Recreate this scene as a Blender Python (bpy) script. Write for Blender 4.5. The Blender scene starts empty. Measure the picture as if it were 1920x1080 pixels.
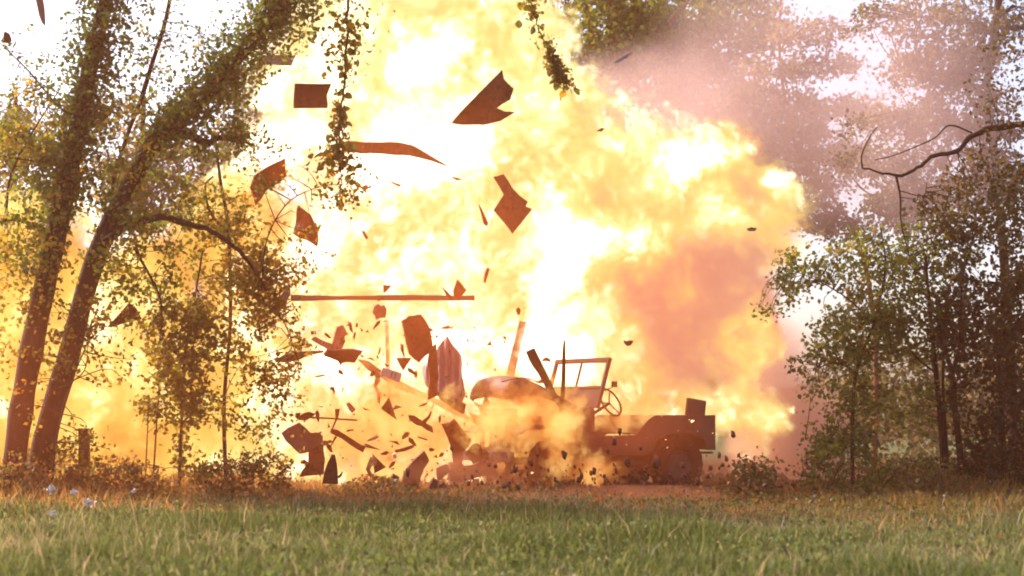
import bpy, math, random
import numpy as np
from mathutils import Vector, Matrix, Quaternion

R = math.radians
random.seed(7)
rng = np.random.default_rng(11)
scene = bpy.context.scene
COL = scene.collection

# ------------------------------------------------------------------ camera
CAM_Z, PITCH, FX = 1.2, R(3.98), 3275.0
cam_d = bpy.data.cameras.new('camera')
cam_d.sensor_width = 36.0
cam_d.lens = FX / 1920.0 * 36.0
cam_d.clip_end = 3000.0
cam_d.dof.use_dof = True
cam_d.dof.focus_distance = 24.5
cam_d.dof.aperture_fstop = 1.7
cam = bpy.data.objects.new('camera', cam_d)
COL.objects.link(cam)
cam.location = (0, 0, CAM_Z)
cam.rotation_euler = (R(90) + PITCH, 0, 0)
scene.camera = cam

# ------------------------------------------------------------------ sky, sun, exposure
SUN_EL, SUN_ROT = R(38), R(305)
world = bpy.data.worlds.new('World')
scene.world = world
world.use_nodes = True
wt = world.node_tree
wt.nodes.clear()
w_out = wt.nodes.new('ShaderNodeOutputWorld')
w_bg = wt.nodes.new('ShaderNodeBackground')
w_sky = wt.nodes.new('ShaderNodeTexSky')
w_sky.sky_type = 'NISHITA'
w_sky.sun_disc = False
w_sky.sun_elevation = SUN_EL
w_sky.sun_rotation = SUN_ROT
w_sky.air_density = 0.75
w_sky.dust_density = 3.0
w_sky.ozone_density = 1.0
w_bg.inputs['Strength'].default_value = 0.105
wt.links.new(w_sky.outputs[0], w_bg.inputs[0])
wt.links.new(w_bg.outputs[0], w_out.inputs[0])

sun_d = bpy.data.lights.new('sun', 'SUN')
sun_d.energy = 3.0
sun_d.angle = R(8)
sun_d.color = (1.0, 0.95, 0.88)
sun = bpy.data.objects.new('sun', sun_d)
COL.objects.link(sun)
s_dir = Vector((math.sin(SUN_ROT) * math.cos(SUN_EL), math.cos(SUN_ROT) * math.cos(SUN_EL), math.sin(SUN_EL)))
sun.rotation_euler = (-s_dir).to_track_quat('-Z', 'Y').to_euler()
sun.location = (-20, -20, 30)

vs = scene.view_settings
vs.view_transform = 'Standard'
vs.look = 'None'
vs.gamma = 1.0
vs.use_curve_mapping = False
vs.exposure = 1.7
EXPO = 2.0 ** vs.exposure

scene.render.engine = 'CYCLES'
cy = scene.cycles
cy.use_denoising = True
try:
    cy.denoiser = 'OPENIMAGEDENOISE'
except Exception:
    pass
cy.max_bounces = 6
cy.diffuse_bounces = 2
cy.glossy_bounces = 2
cy.transmission_bounces = 3
cy.volume_bounces = 1
cy.transparent_max_bounces = 16
cy.volume_max_steps = 160
cy.sample_clamp_indirect = 6.0
scene.render.filter_size = 2.0
cy.filter_width = 2.0

# ------------------------------------------------------------------ helpers
SP, CP = math.sin(PITCH), math.cos(PITCH)


def P(px, py, Y):
    """World point at depth Y (metres along +Y) seen at photo pixel px, py (1920 x 1080)."""
    u, v = (px - 960.0) / FX, (540.0 - py) / FX
    d = Vector((u, CP - v * SP, SP + v * CP))
    return Vector((0, 0, CAM_Z)) + d * (Y / d.y)


def PA(px, py, Y):
    px, py, Y = np.broadcast_arrays(np.asarray(px, float), np.asarray(py, float), np.asarray(Y, float))
    u, v = (px - 960.0) / FX, (540.0 - py) / FX
    dx, dy, dz = u, CP - v * SP, SP + v * CP
    t = Y / dy
    return np.stack([dx * t, Y + 0 * t, CAM_Z + dz * t], axis=-1)


def tag(o, label=None, cat=None, group=None, kind=None):
    if label:
        o['label'] = label
    if cat:
        o['category'] = cat
    if group:
        o['group'] = group
    if kind or cat:
        o['kind'] = kind or 'thing'
    return o


def empty(name, loc, rz=0.0):
    o = bpy.data.objects.new(name, None)
    COL.objects.link(o)
    o.location = loc
    o.rotation_euler = (0, 0, rz)
    o.empty_display_size = 0.2
    return o


def link_mesh(name, me, mat, parent=None):
    o = bpy.data.objects.new(name, me)
    COL.objects.link(o)
    if mat is not None and not me.materials:
        me.materials.append(mat)
    if parent is not None:
        o.parent = parent
    return o


class MB:
    """Collects simple shapes into one mesh."""

    def __init__(self):
        self.v, self.f = [], []

    def add(self, v, f):
        n = len(self.v)
        self.v += [tuple(p) for p in v]
        self.f += [tuple(i + n for i in q) for q in f]
        return self

    def box(self, c, s, rot=None):
        hx, hy, hz = s[0] / 2, s[1] / 2, s[2] / 2
        v = [Vector((x, y, z)) for x in (-hx, hx) for y in (-hy, hy) for z in (-hz, hz)]
        if rot is not None:
            v = [rot @ p for p in v]
        c = Vector(c)
        return self.add([p + c for p in v], [(0, 1, 3, 2), (4, 6, 7, 5), (0, 4, 5, 1), (2, 3, 7, 6), (0, 2, 6, 4), (1, 5, 7, 3)])

    def tube(self, pts, radii, n=7, cap=True):
        pts = [Vector(p) for p in pts]
        if not hasattr(radii, '__len__'):
            radii = [radii] * len(pts)
        v, f = [], []
        up = Vector((0.31, 0.17, 0.93))
        for i, p in enumerate(pts):
            t = (pts[min(i + 1, len(pts) - 1)] - pts[max(i - 1, 0)])
            if t.length < 1e-9:
                t = Vector((0, 0, 1))
            t.normalize()
            a = t.cross(up)
            if a.length < 0.05:
                a = t.cross(Vector((1, 0, 0)))
            a.normalize()
            b = t.cross(a)
            for k in range(n):
                th = 2 * math.pi * k / n
                v.append(p + (a * math.cos(th) + b * math.sin(th)) * radii[i])
        for i in range(len(pts) - 1):
            for k in range(n):
                k2 = (k + 1) % n
                f.append((i * n + k, i * n + k2, (i + 1) * n + k2, (i + 1) * n + k))
        if cap:
            f.append(tuple(range(n - 1, -1, -1)))
            f.append(tuple(range((len(pts) - 1) * n, len(pts) * n)))
        return self.add(v, f)

    def prism(self, poly, d):
        """poly: list of 3-D points, extruded by vector d."""
        n = len(poly)
        d = Vector(d)
        v = [Vector(p) for p in poly] + [Vector(p) + d for p in poly]
        f = [tuple(range(n)), tuple(range(2 * n - 1, n - 1, -1))]
        f += [(i, i + n, (i + 1) % n + n, (i + 1) % n) for i in range(n)]
        return self.add(v, f)

    def build(self, name, mat, parent=None, smooth=False, bevel=0.0, loc=None):
        me = bpy.data.meshes.new(name)
        vv = self.v
        if loc is not None:
            vv = [(p[0] - loc[0], p[1] - loc[1], p[2] - loc[2]) for p in vv]
        me.from_pydata(vv, [], self.f)
        if smooth:
            me.polygons.foreach_set('use_smooth', [True] * len(me.polygons))
        me.update()
        o = link_mesh(name, me, mat, parent)
        if loc is not None:
            o.location = loc
        if bevel > 0:
            m = o.modifiers.new('bevel', 'BEVEL')
            m.width = bevel
            m.segments = 2
            m.limit_method = 'ANGLE'
        return o


def np_mesh(name, verts, tris, mat, parent=None, tint=None, smooth=False):
    me = bpy.data.meshes.new(name)
    nv, nt = len(verts), len(tris)
    me.vertices.add(nv)
    me.vertices.foreach_set('co', np.ascontiguousarray(verts, dtype=np.float32).ravel())
    me.loops.add(nt * 3)
    me.loops.foreach_set('vertex_index', np.ascontiguousarray(tris, dtype=np.int32).ravel())
    me.polygons.add(nt)
    me.polygons.foreach_set('loop_start', np.arange(0, nt * 3, 3, dtype=np.int32))
    me.polygons.foreach_set('loop_total', np.full(nt, 3, dtype=np.int32))
    if tint is not None:
        a = me.attributes.new('tint', 'FLOAT', 'POINT')
        a.data.foreach_set('value', np.ascontiguousarray(tint, dtype=np.float32))
    if smooth:
        me.polygons.foreach_set('use_smooth', np.ones(nt, dtype=bool))
    me.update(calc_edges=True)
    me.validate()
    return link_mesh(name, me, mat, parent)


def smooth_path(pts, n):
    """Catmull-Rom through 3-D (or n-D) points, n samples."""
    pts = np.asarray(pts, float)
    m = len(pts)
    if m < 3:
        t = np.linspace(0, 1, n)[:, None]
        return pts[0] * (1 - t) + pts[-1] * t
    ext = np.vstack([2 * pts[0] - pts[1], pts, 2 * pts[-1] - pts[-2]])
    out = []
    for s in np.linspace(0, m - 1 - 1e-6, n):
        i = int(s)
        t = s - i
        p0, p1, p2, p3 = ext[i], ext[i + 1], ext[i + 2], ext[i + 3]
        out.append(0.5 * ((2 * p1) + (-p0 + p2) * t + (2 * p0 - 5 * p1 + 4 * p2 - p3) * t * t + (-p0 + 3 * p1 - 3 * p2 + p3) * t ** 3))
    return np.array(out)


# ------------------------------------------------------------------ node helper
class NT:
    def __init__(self, mat):
        self.t = mat.node_tree
        self.t.nodes.clear()

    def n(self, typ, **kw):
        nd = self.t.nodes.new(typ)
        for k, v in kw.items():
            setattr(nd, k, v)
        return nd

    def put(self, sock, v):
        if isinstance(v, bpy.types.NodeSocket):
            self.t.links.new(v, sock)
        elif v is not None:
            sock.default_value = v

    def m(self, op, a, b=None, c=None, clamp=False):
        nd = self.n('ShaderNodeMath', operation=op, use_clamp=clamp)
        for i, v in enumerate((a, b, c)):
            self.put(nd.inputs[i], v)
        return nd.outputs[0]

    def vm(self, op, a, b=None, c=None):
        nd = self.n('ShaderNodeVectorMath', operation=op)
        for i, v in enumerate((a, b, c)):
            self.put(nd.inputs[i], v)
        return nd.outputs['Value'] if op in ('LENGTH', 'DISTANCE', 'DOT_PRODUCT') else nd.outputs['Vector']

    def noise(self, vec, scale, detail=2.0, rough=0.5, out='Fac', dist=0.0):
        nd = self.n('ShaderNodeTexNoise')
        self.put(nd.inputs['Vector'], vec)
        nd.inputs['Scale'].default_value = scale
        nd.inputs['Detail'].default_value = detail
        nd.inputs['Roughness'].default_value = rough
        nd.inputs['Distortion'].default_value = dist
        return nd.outputs[out]

    def ramp(self, fac, stops, interp='LINEAR'):
        nd = self.n('ShaderNodeValToRGB')
        cr = nd.color_ramp
        cr.interpolation = interp
        while len(cr.elements) < len(stops):
            cr.elements.new(0.5)
        for e, (p, c) in zip(cr.elements, stops):
            e.position = p
            e.color = (c[0], c[1], c[2], 1)
        self.put(nd.inputs[0], fac)
        return nd.outputs[0]

    def maprange(self, v, a, b, c=0.0, d=1.0, smooth=False):
        nd = self.n('ShaderNodeMapRange')
        if smooth:
            nd.interpolation_type = 'SMOOTHSTEP'
        self.put(nd.inputs[0], v)
        for i, x in enumerate((a, b, c, d)):
            self.put(nd.inputs[i + 1], x)
        return nd.outputs[0]

    def mix(self, fac, a, b, typ='MIX'):
        nd = self.n('ShaderNodeMix', data_type='RGBA', blend_type=typ)
        self.put(nd.inputs[0], fac)
        self.put(nd.inputs[6], a if isinstance(a, bpy.types.NodeSocket) else (*a, 1))
        self.put(nd.inputs[7], b if isinstance(b, bpy.types.NodeSocket) else (*b, 1))
        return nd.outputs[2]

    def pos(self):
        return self.n('ShaderNodeNewGeometry').outputs['Position']

    def obj(self):
        return self.n('ShaderNodeTexCoord').outputs['Object']

    def bump(self, h, strength=0.5, dist=0.02):
        nd = self.n('ShaderNodeBump')
        nd.inputs['Strength'].default_value = strength
        nd.inputs['Distance'].default_value = dist
        self.put(nd.inputs['Height'], h)
        return nd.outputs[0]

    def surf(self, sh):
        o = self.n('ShaderNodeOutputMaterial')
        self.t.links.new(sh, o.inputs['Surface'])

    def vol(self, sh):
        o = self.n('ShaderNodeOutputMaterial')
        self.t.links.new(sh, o.inputs['Volume'])

    def pbr(self, col, rough=0.7, metal=0.0, normal=None, spec=0.3):
        b = self.n('ShaderNodeBsdfPrincipled')
        self.put(b.inputs['Base Color'], col if isinstance(col, bpy.types.NodeSocket) else (*col, 1))
        self.put(b.inputs['Roughness'], rough)
        self.put(b.inputs['Metallic'], metal)
        b.inputs['Specular IOR Level'].default_value = spec
        if normal is not None:
            self.put(b.inputs['Normal'], normal)
        return b.outputs[0]


def new_mat(name):
    m = bpy.data.materials.new(name)
    m.use_nodes = True
    return m, NT(m)


def leaf_mat(name, stops, transl=0.5, gain=1.35, gloss=0.035):
    m, t = new_mat(name)
    at = t.n('ShaderNodeAttribute')
    at.attribute_name = 'tint'
    c = t.ramp(at.outputs['Fac'], [(p_, tuple(x * gain for x in q_)) for p_, q_ in stops])
    d = t.n('ShaderNodeBsdfDiffuse')
    t.put(d.inputs[0], c)
    tr = t.n('ShaderNodeBsdfTranslucent')
    c2 = t.mix(1.0, c, (1.0, 0.9, 0.55), 'MULTIPLY')
    c3 = t.mix(1.0, c2, (1.9, 1.9, 1.9), 'MULTIPLY')
    t.put(tr.inputs[0], c3)
    mx = t.n('ShaderNodeMixShader')
    mx.inputs[0].default_value = transl
    t.t.links.new(d.outputs[0], mx.inputs[1])
    t.t.links.new(tr.outputs[0], mx.inputs[2])
    g = t.n('ShaderNodeBsdfGlossy')
    g.inputs['Roughness'].default_value = 0.45
    g.inputs[0].default_value = (0.6, 0.6, 0.6, 1)
    mg = t.n('ShaderNodeMixShader')
    mg.inputs[0].default_value = gloss
    t.t.links.new(mx.outputs[0], mg.inputs[1])
    t.t.links.new(g.outputs[0], mg.inputs[2])
    t.surf(mg.outputs[0])
    return m


def grain_mat(name, a, b, scale=(3, 3, 30), rough=0.8, bump=0.3, metal=0.0, char=0.0):
    m, t = new_mat(name)
    o = t.obj()
    sc = t.vm('MULTIPLY', o, (scale[0], scale[1], scale[2]))
    n1 = t.noise(sc, 2.0, 4, 0.6)
    n2 = t.noise(o, 2.3, 3, 0.6)
    f = t.m('ADD', t.m('MULTIPLY', n1, 0.6), t.m('MULTIPLY', n2, 0.5))
    c = t.ramp(f, [(0.3, a), (0.75, b)])
    if char:
        oi = t.n('ShaderNodeObjectInfo').outputs['Random']
        n3 = t.noise(t.vm('ADD', o, t.vm('MULTIPLY', t.pos(), (0.37, 0.37, 0.37))), 6.5, 4, 0.65)
        k = t.maprange(n3, 0.48, 0.62, 0.0, char, True)
        c = t.mix(k, c, (0.012, 0.007, 0.005))
        c = t.mix(t.m('MULTIPLY', oi, 0.22), c, (0.30, 0.09, 0.03), 'MIX')
    t.surf(t.pbr(c, rough, metal, t.bump(n1, bump, 0.01)))
    return m


M = {}
M['bark'] = grain_mat('bark', (0.012, 0.005, 0.003), (0.065, 0.025, 0.015), (14, 14, 3), 0.9, 0.9)
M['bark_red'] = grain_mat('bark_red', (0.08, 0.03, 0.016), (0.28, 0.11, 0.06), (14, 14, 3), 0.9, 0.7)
M['twig'] = grain_mat('twig', (0.03, 0.018, 0.012), (0.085, 0.05, 0.035), (10, 10, 4), 0.9, 0.3)
M['plywood'] = grain_mat('plywood', (0.09, 0.022, 0.006), (0.22, 0.055, 0.014), (2, 2, 9), 0.75, 0.25, char=0.75)
M['charred_wood'] = grain_mat('charred_wood', (0.045, 0.012, 0.005), (0.13, 0.032, 0.010), (3, 3, 12), 0.85, 0.5, char=0.6)
M['lumber'] = grain_mat('lumber', (0.22, 0.11, 0.055), (0.42, 0.24, 0.13), (4, 4, 14), 0.75, 0.3)
M['grey_board'] = grain_mat('grey_board', (0.17, 0.12, 0.13), (0.33, 0.25, 0.27), (4, 4, 10), 0.7, 0.3)
M['rust_sheet'] = grain_mat('rust_sheet', (0.12, 0.05, 0.035), (0.27, 0.13, 0.10), (3, 3, 3), 0.6, 0.2)
M['galvanised'] = grain_mat('galvanised', (0.19, 0.11, 0.10), (0.42, 0.33, 0.34), (12, 12, 1.5), 0.5, 0.2)
M['cloth'] = grain_mat('cloth', (0.28, 0.10, 0.07), (0.45, 0.2, 0.14), (3, 3, 3), 0.9, 0.4)
M['white_bit'] = grain_mat('white_bit', (0.55, 0.48, 0.44), (0.8, 0.72, 0.68), (3, 3, 3), 0.7, 0.2)
M['soil'] = grain_mat('soil', (0.09, 0.03, 0.016), (0.22, 0.085, 0.045), (4, 4, 4), 0.95, 0.8)
M['jeep_paint'] = grain_mat('jeep_paint', (0.085, 0.045, 0.035), (0.17, 0.10, 0.075), (2, 2, 2), 0.6, 0.1)
M['jeep_dark'] = grain_mat('jeep_dark', (0.03, 0.02, 0.018), (0.07, 0.05, 0.04), (3, 3, 3), 0.7, 0.2)
M['rubber'] = grain_mat('rubber', (0.010, 0.008, 0.008), (0.028, 0.02, 0.018), (6, 6, 6), 0.85, 0.3)
M['leaf_ivy'] = leaf_mat('leaf_ivy', [(0, (0.035, 0.055, 0.010)), (0.55, (0.07, 0.085, 0.013)), (0.85, (0.15, 0.12, 0.016)), (1, (0.24, 0.13, 0.016))])
M['leaf_autumn'] = leaf_mat('leaf_autumn', [(0, (0.045, 0.045, 0.008)), (0.5, (0.10, 0.085, 0.011)), (0.8, (0.18, 0.115, 0.013)), (1, (0.26, 0.11, 0.013))])
M['leaf_green'] = leaf_mat('leaf_green', [(0, (0.040, 0.056, 0.011)), (0.5, (0.078, 0.096, 0.016)), (0.85, (0.14, 0.13, 0.02)), (1, (0.20, 0.12, 0.022))])
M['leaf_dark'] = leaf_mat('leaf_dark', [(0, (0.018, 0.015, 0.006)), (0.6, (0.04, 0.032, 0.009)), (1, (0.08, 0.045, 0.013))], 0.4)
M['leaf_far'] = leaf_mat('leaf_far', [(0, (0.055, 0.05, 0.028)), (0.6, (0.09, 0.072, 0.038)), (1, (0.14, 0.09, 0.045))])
M['leaf_brush'] = leaf_mat('leaf_brush', [(0, (0.05, 0.05, 0.012)), (0.4, (0.10, 0.07, 0.02)), (0.75, (0.17, 0.07, 0.025)), (1, (0.2, 0.05, 0.02))])
M['grass'] = leaf_mat('grass', [(0, (0.05, 0.062, 0.018)), (0.3, (0.085, 0.112, 0.035)), (0.6, (0.14, 0.15, 0.068)), (0.8, (0.25, 0.21, 0.13)), (1, (0.32, 0.22, 0.18))], 0.35, 1.0, 0.006)

# ------------------------------------------------------------------ ground
gm, t = new_mat('field_soil')
p = t.pos()
n1 = t.noise(p, 0.5, 4, 0.6)
n2 = t.noise(p, 9.0, 3, 0.6)
sep = t.n('ShaderNodeSeparateXYZ')
t.put(sep.inputs[0], p)
edge = t.maprange(t.m('ADD', sep.outputs[1], t.m('MULTIPLY', n1, 3.0)), 22.2, 24.0)
grass_c = t.ramp(t.m('ADD', t.m('MULTIPLY', n1, 0.5), t.m('MULTIPLY', n2, 0.5)), [(0.3, (0.035, 0.045, 0.014)), (0.7, (0.09, 0.10, 0.035))])
soil_c = t.ramp(n2, [(0.3, (0.06, 0.026, 0.014)), (0.7, (0.16, 0.075, 0.04))])
far = t.maprange(sep.outputs[1], 38, 50)
c = t.mix(far, t.mix(edge, grass_c, soil_c), (0.09, 0.10, 0.05))
t.surf(t.pbr(c, 1.0, 0, t.bump(n2, 0.6, 0.05), 0.0))

gv, gf = [], []
xs = np.concatenate([[-900, -200, -60], np.linspace(-24, 24, 49), [60, 200, 900]])
ys = np.concatenate([[-30, 0], np.linspace(8, 44, 37), [70, 150, 400, 1500]])
for yy in ys:
    for xx in xs:
        z = 0.0
        if -24 < xx < 24 and 8 < yy < 44:
            z = 0.03 * math.sin(xx * 1.3 + yy * 0.7) * math.sin(yy * 1.1 - xx * 0.4)
        gv.append((xx, yy, z))
nx = len(xs)
for j in range(len(ys) - 1):
    for i in range(nx - 1):
        gf.append((j * nx + i, j * nx + i + 1, (j + 1) * nx + i + 1, (j + 1) * nx + i))
g = MB().add(gv, gf).build('ground', gm, smooth=True)
tag(g, 'grassy field running back to bare earth under the explosion', kind='structure')


# ------------------------------------------------------------------ leaves and branches
def unit(a):
    return a / np.maximum(np.linalg.norm(a, axis=-1, keepdims=True), 1e-9)


def leaf_geo(c, size, tint, droop=0.3):
    """Folded leaf blades (two triangles each) at centres c."""
    n = len(c)
    d = rng.normal(size=(n, 3))
    d[:, 2] -= droop
    d = unit(d)
    s = unit(np.cross(d, rng.normal(size=(n, 3))))
    nn = np.cross(d, s)
    L = (size * rng.uniform(0.55, 1.3, n))[:, None]
    W = L * rng.uniform(0.28, 0.42, n)[:, None]
    fold = L * rng.uniform(-0.05, 0.18, n)[:, None]
    v = np.empty((n, 4, 3))
    v[:, 0] = c - d * L * 0.5
    v[:, 1] = c + s * W + nn * fold - d * L * 0.08
    v[:, 2] = c + d * L * 0.5
    v[:, 3] = c - s * W + nn * fold - d * L * 0.08
    i = np.arange(n)[:, None] * 4
    tr = np.concatenate([i + np.array([[0, 1, 2]]), i + np.array([[0, 2, 3]])], axis=0)
    return v.reshape(-1, 3), tr, np.repeat(tint, 4)


class Plant:
    """A tree, sapling or vine: guide limbs, twigs reaching into leaf zones, leaves."""

    def __init__(self, name, label, cat, base, leafm, barkm='bark', group=None, dens=None):
        self.dens = dens or (1.35 if base[1] > 26 else 1.18 if base[0] < 0 else 0.95)
        self.root = tag(empty(name, base), label, cat, group)
        self.base = np.array(base, float)
        self.bark = M[barkm]
        self.leafm = M[leafm]
        self.trunk = MB()
        self.limbs = []
        self.twigs = MB()
        self.lc, self.ls, self.lt = [], [], []
        self.guide = []

    def limb(self, pxs, Y, r0, r1, n=None, trunk=False, seg=8, wig=0.0):
        """pxs: (px, py[, Y]) list."""
        pts = np.array([tuple(P(q[0], q[1], q[2] if len(q) > 2 else Y)) for q in pxs])
        n = n or max(6, len(pxs) * 4)
        path = smooth_path(pts, n)
        if wig:
            path[1:] += rng.normal(scale=wig, size=path[1:].shape)
        rad = np.linspace(r0, r1, n) * rng.uniform(0.93, 1.08, n)
        self.guide.append(path)
        if trunk:
            self.trunk.tube(path - self.base, rad, seg)
        else:
            b = MB().tube(path - self.base, rad, seg)
            self.limbs.append(b)
        return path

    def zone(self, cx, cy, rx, ry, Y, dY, clusters, per, size, spread, tint=(0.2, 0.8), twig=0.006, flat=1.0, maxtwig=2.5):
        s = Y / FX
        allg = np.vstack(self.guide) if self.guide else None
        for _ in range(int(clusters * self.dens)):
            a, q = rng.uniform(0, 2 * math.pi), math.sqrt(rng.uniform())
            c = PA(cx + rx * q * math.cos(a), cy + ry * q * math.sin(a), Y + rng.uniform(-dY, dY))
            if c[2] < 0.1:
                continue
            if allg is not None and twig > 0:
                dd = np.linalg.norm(allg - c, axis=1)
                k = int(np.argmin(dd + rng.uniform(0, 0.5, len(dd))))
                if dd[k] < (maxtwig if self.base[1] > 26 else 0.75):
                    a0 = allg[k]
                    mid = (a0 + c) / 2 + rng.normal(scale=0.08 * dd[k] + 0.01, size=3) + np.array([0, 0, 0.06 * dd[k]])
                    path = smooth_path([a0, mid, c], 6)
                    self.twigs.tube(path - self.base, np.linspace(twig * (1 + dd[k] * .4), twig * 0.4, 6), 4, cap=False)
                    npath = rng.integers(2, 5)
                    ex = path[rng.integers(2, 6, npath)] + rng.normal(scale=spread * 0.5, size=(npath, 3))
                    self._leaves(ex, size, tint)
            n = max(2, int(per * rng.uniform(0.5, 1.5) * self.dens))
            off = rng.normal(scale=spread * rng.uniform(0.6, 1.3), size=(n, 3))
            off[:, 2] *= flat
            self._leaves(c + off, size, tint)

    def along(self, path, n, radius, size, tint=(0.2, 0.8), t0=0.0, t1=1.0):
        """ivy hugging a limb"""
        k = rng.uniform(t0, t1, n) * (len(path) - 1)
        i = np.clip(k.astype(int), 0, len(path) - 2)
        f = (k - i)[:, None]
        c = path[i] * (1 - f) + path[i + 1] * f
        d = unit(rng.normal(size=(n, 3)))
        lump = 0.65 + 0.5 * np.sin(k * 1.7 + 1.0) * np.sin(k * 0.63) + 0.25 * np.sin(k * 4.1)
        c = c + d * (radius * np.clip(lump, 0.3, 1.4) * rng.uniform(0.45, 1.1, n))[:, None]
        self._leaves(c, size, tint)

    def _leaves(self, c, size, tint):
        if self.base[0] < 0 and self.base[1] < 26:
            size = size * 0.92
        n = len(c)
        self.lc.append(c)
        self.ls.append(np.full(n, size))
        b = rng.uniform(tint[0], tint[1])
        self.lt.append(np.clip(b + rng.normal(scale=0.14, size=n), 0, 1))

    def finish(self, leafname='foliage', trunk_name='trunk', limb_name='limb'):
        if self.trunk.v:
            self.trunk.build(trunk_name, self.bark, self.root, smooth=True)
        for b in self.limbs:
            b.build(limb_name, self.bark, self.root, smooth=True)
        if self.twigs.v:
            tag(self.twigs.build('twigs', M['twig'], self.root), kind='stuff')
        if self.lc:
            c = np.vstack(self.lc) - self.base
            ok = c[:, 2] > 0.02 - self.base[2]
            v, tr, ti = leaf_geo(c[ok], np.concatenate(self.ls)[ok], np.concatenate(self.lt)[ok])
            tag(np_mesh(leafname, v, tr, self.leafm, self.root, ti), kind='stuff')
        return self.root


# ---- left: the two leaning, ivy-covered trunks
t1 = Plant('leaning_tree', 'dark leaning trunk sheathed in green ivy, leftmost of the two at the field edge', 'tree', P(18, 935, 23), 'leaf_ivy', dens=1.35)
pth = t1.limb([(18, 960), (35, 800), (62, 640), (88, 520), (108, 430), (128, 330), (150, 220), (172, 110), (200, 0), (222, -90)], 23, 0.165, 0.09, 40, True, 12)
t1.along(pth, 6000, 0.56, 0.085, (0.0, 0.6), 0.50, 1.0)
t1.along(pth, 500, 0.32, 0.08, (0.1, 0.8), 0.25, 0.52)
t1.limb([(128, 330), (95, 305), (50, 300), (-20, 290)], 23, 0.02, 0.008)
t1.limb([(105, 440), (70, 425), (30, 412), (-20, 420)], 23, 0.035, 0.015)
t1.limb([(150, 220), (110, 200), (60, 140), (20, 100), (-10, 70)], 22.7, 0.018, 0.006)
t1.limb([(10, 420), (20, 330), (60, 250), (110, 170)], 22.8, 0.02, 0.008)
t1.zone(70, 270, 95, 110, 22.8, 0.5, 46, 20, 0.085, 0.10, (0.2, 1.0))
t1.zone(60, 140, 70, 90, 22.8, 0.5, 14, 9, 0.07, 0.08, (0.2, 0.8))
t1.zone(50, 440, 75, 80, 22.8, 0.6, 34, 20, 0.085, 0.11, (0.2, 1.0))
t1.zone(250, 90, 70, 110, 23.2, 0.5, 20, 10, 0.075, 0.09, (0.2, 0.8))
t1.zone(230, 250, 70, 100, 23.2, 0.5, 34, 16, 0.08, 0.09, (0.2, 1.0))
t1.finish('ivy')

t2 = Plant('leaning_tree', 'dark leaning trunk bending right into an ivy mass, right of the other leaning trunk', 'tree', P(62, 935, 23.1), 'leaf_ivy', dens=1.35)
pth = t2.limb([(58, 960), (90, 800), (128, 670), (160, 545), (192, 452), (232, 372), (272, 295), (318, 232), (378, 188), (430, 125), (490, 55), (560, -30), (600, -90)], 23.2, 0.16, 0.08, 44, True, 12)
t2.along(pth, 5800, 0.58, 0.085, (0.05, 0.75), 0.56, 1.0)
t2.along(pth, 420, 0.33, 0.08, (0.3, 0.9), 0.33, 0.56)
t2.limb([(315, 235), (350, 250), (388, 268), (412, 258), (452, 266)], 23, 0.075, 0.03)
t2.limb([(195, 455), (240, 425), (300, 408), (350, 418), (400, 436), (455, 475), (500, 545)], 23, 0.06, 0.02, wig=0.01)
t2.limb([(265, 185), (285, 120), (310, 40), (325, -40)], 23.3, 0.035, 0.025)
t2.limb([(265, 185), (240, 250), (215, 330), (205, 420)], 23.3, 0.03, 0.025)
t2.limb([(255, 470), (300, 560), (300, 640)], 22.9, 0.02, 0.01)
t2.limb([(490, 545), (500, 450), (540, 380), (600, 350), (650, 345)], 22.6, 0.012, 0.004)
t2.zone(390, 230, 90, 70, 23.1, 0.5, 40, 18, 0.085, 0.10, (0.1, 0.8))
t2.zone(520, 40, 80, 70, 23.2, 0.5, 30, 16, 0.085, 0.10, (0.1, 0.8))
t2.zone(430, 130, 60, 60, 23.2, 0.5, 14, 14, 0.08, 0.10, (0.1, 0.8))
t2.zone(320, 70, 70, 90, 23.2, 0.5, 20, 9, 0.07, 0.09, (0.2, 0.9))
t2.zone(280, 380, 90, 60, 23.1, 0.5, 34, 15, 0.085, 0.10, (0.2, 0.9))
t2.zone(250, 500, 90, 70, 23.0, 0.6, 30, 16, 0.085, 0.10, (0.3, 1.0))
t2.zone(505, 310, 50, 60, 22.8, 0.4, 12, 9, 0.07, 0.08, (0.4, 1.0))
t2.zone(600, 480, 50, 60, 22.8, 0.4, 8, 6, 0.07, 0.08, (0.4, 1.0))
t2.finish('ivy')

# ---- left saplings and leafy brush in front of the fire
sp = Plant('sapling', 'slender dead-topped sapling standing just right of the leaning trunks', 'sapling', P(425, 930, 23.6), 'leaf_autumn', 'twig')
sp.limb([(425, 940), (420, 760), (432, 600), (428, 430), (415, 350), (405, 275)], 23.6, 0.03, 0.02, trunk=True)
sp.limb([(432, 440), (395, 400), (385, 350), (400, 330)], 23.6, 0.022, 0.012)
sp.limb([(428, 520), (480, 560), (530, 600), (560, 680)], 23.5, 0.014, 0.006)
sp.zone(440, 480, 90, 80, 23.5, 0.5, 58, 17, 0.085, 0.10, (0.2, 1.0))
sp.zone(400, 390, 70, 60, 23.6, 0.5, 26, 12, 0.08, 0.10, (0.2, 1.0))
sp.zone(505, 520, 60, 60, 23.4, 0.4, 30, 13, 0.08, 0.09, (0.3, 1.0))
sp.zone(500, 650, 70, 90, 23.4, 0.5, 42, 12, 0.08, 0.09, (0.2, 1.0))
sp.finish()

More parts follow.
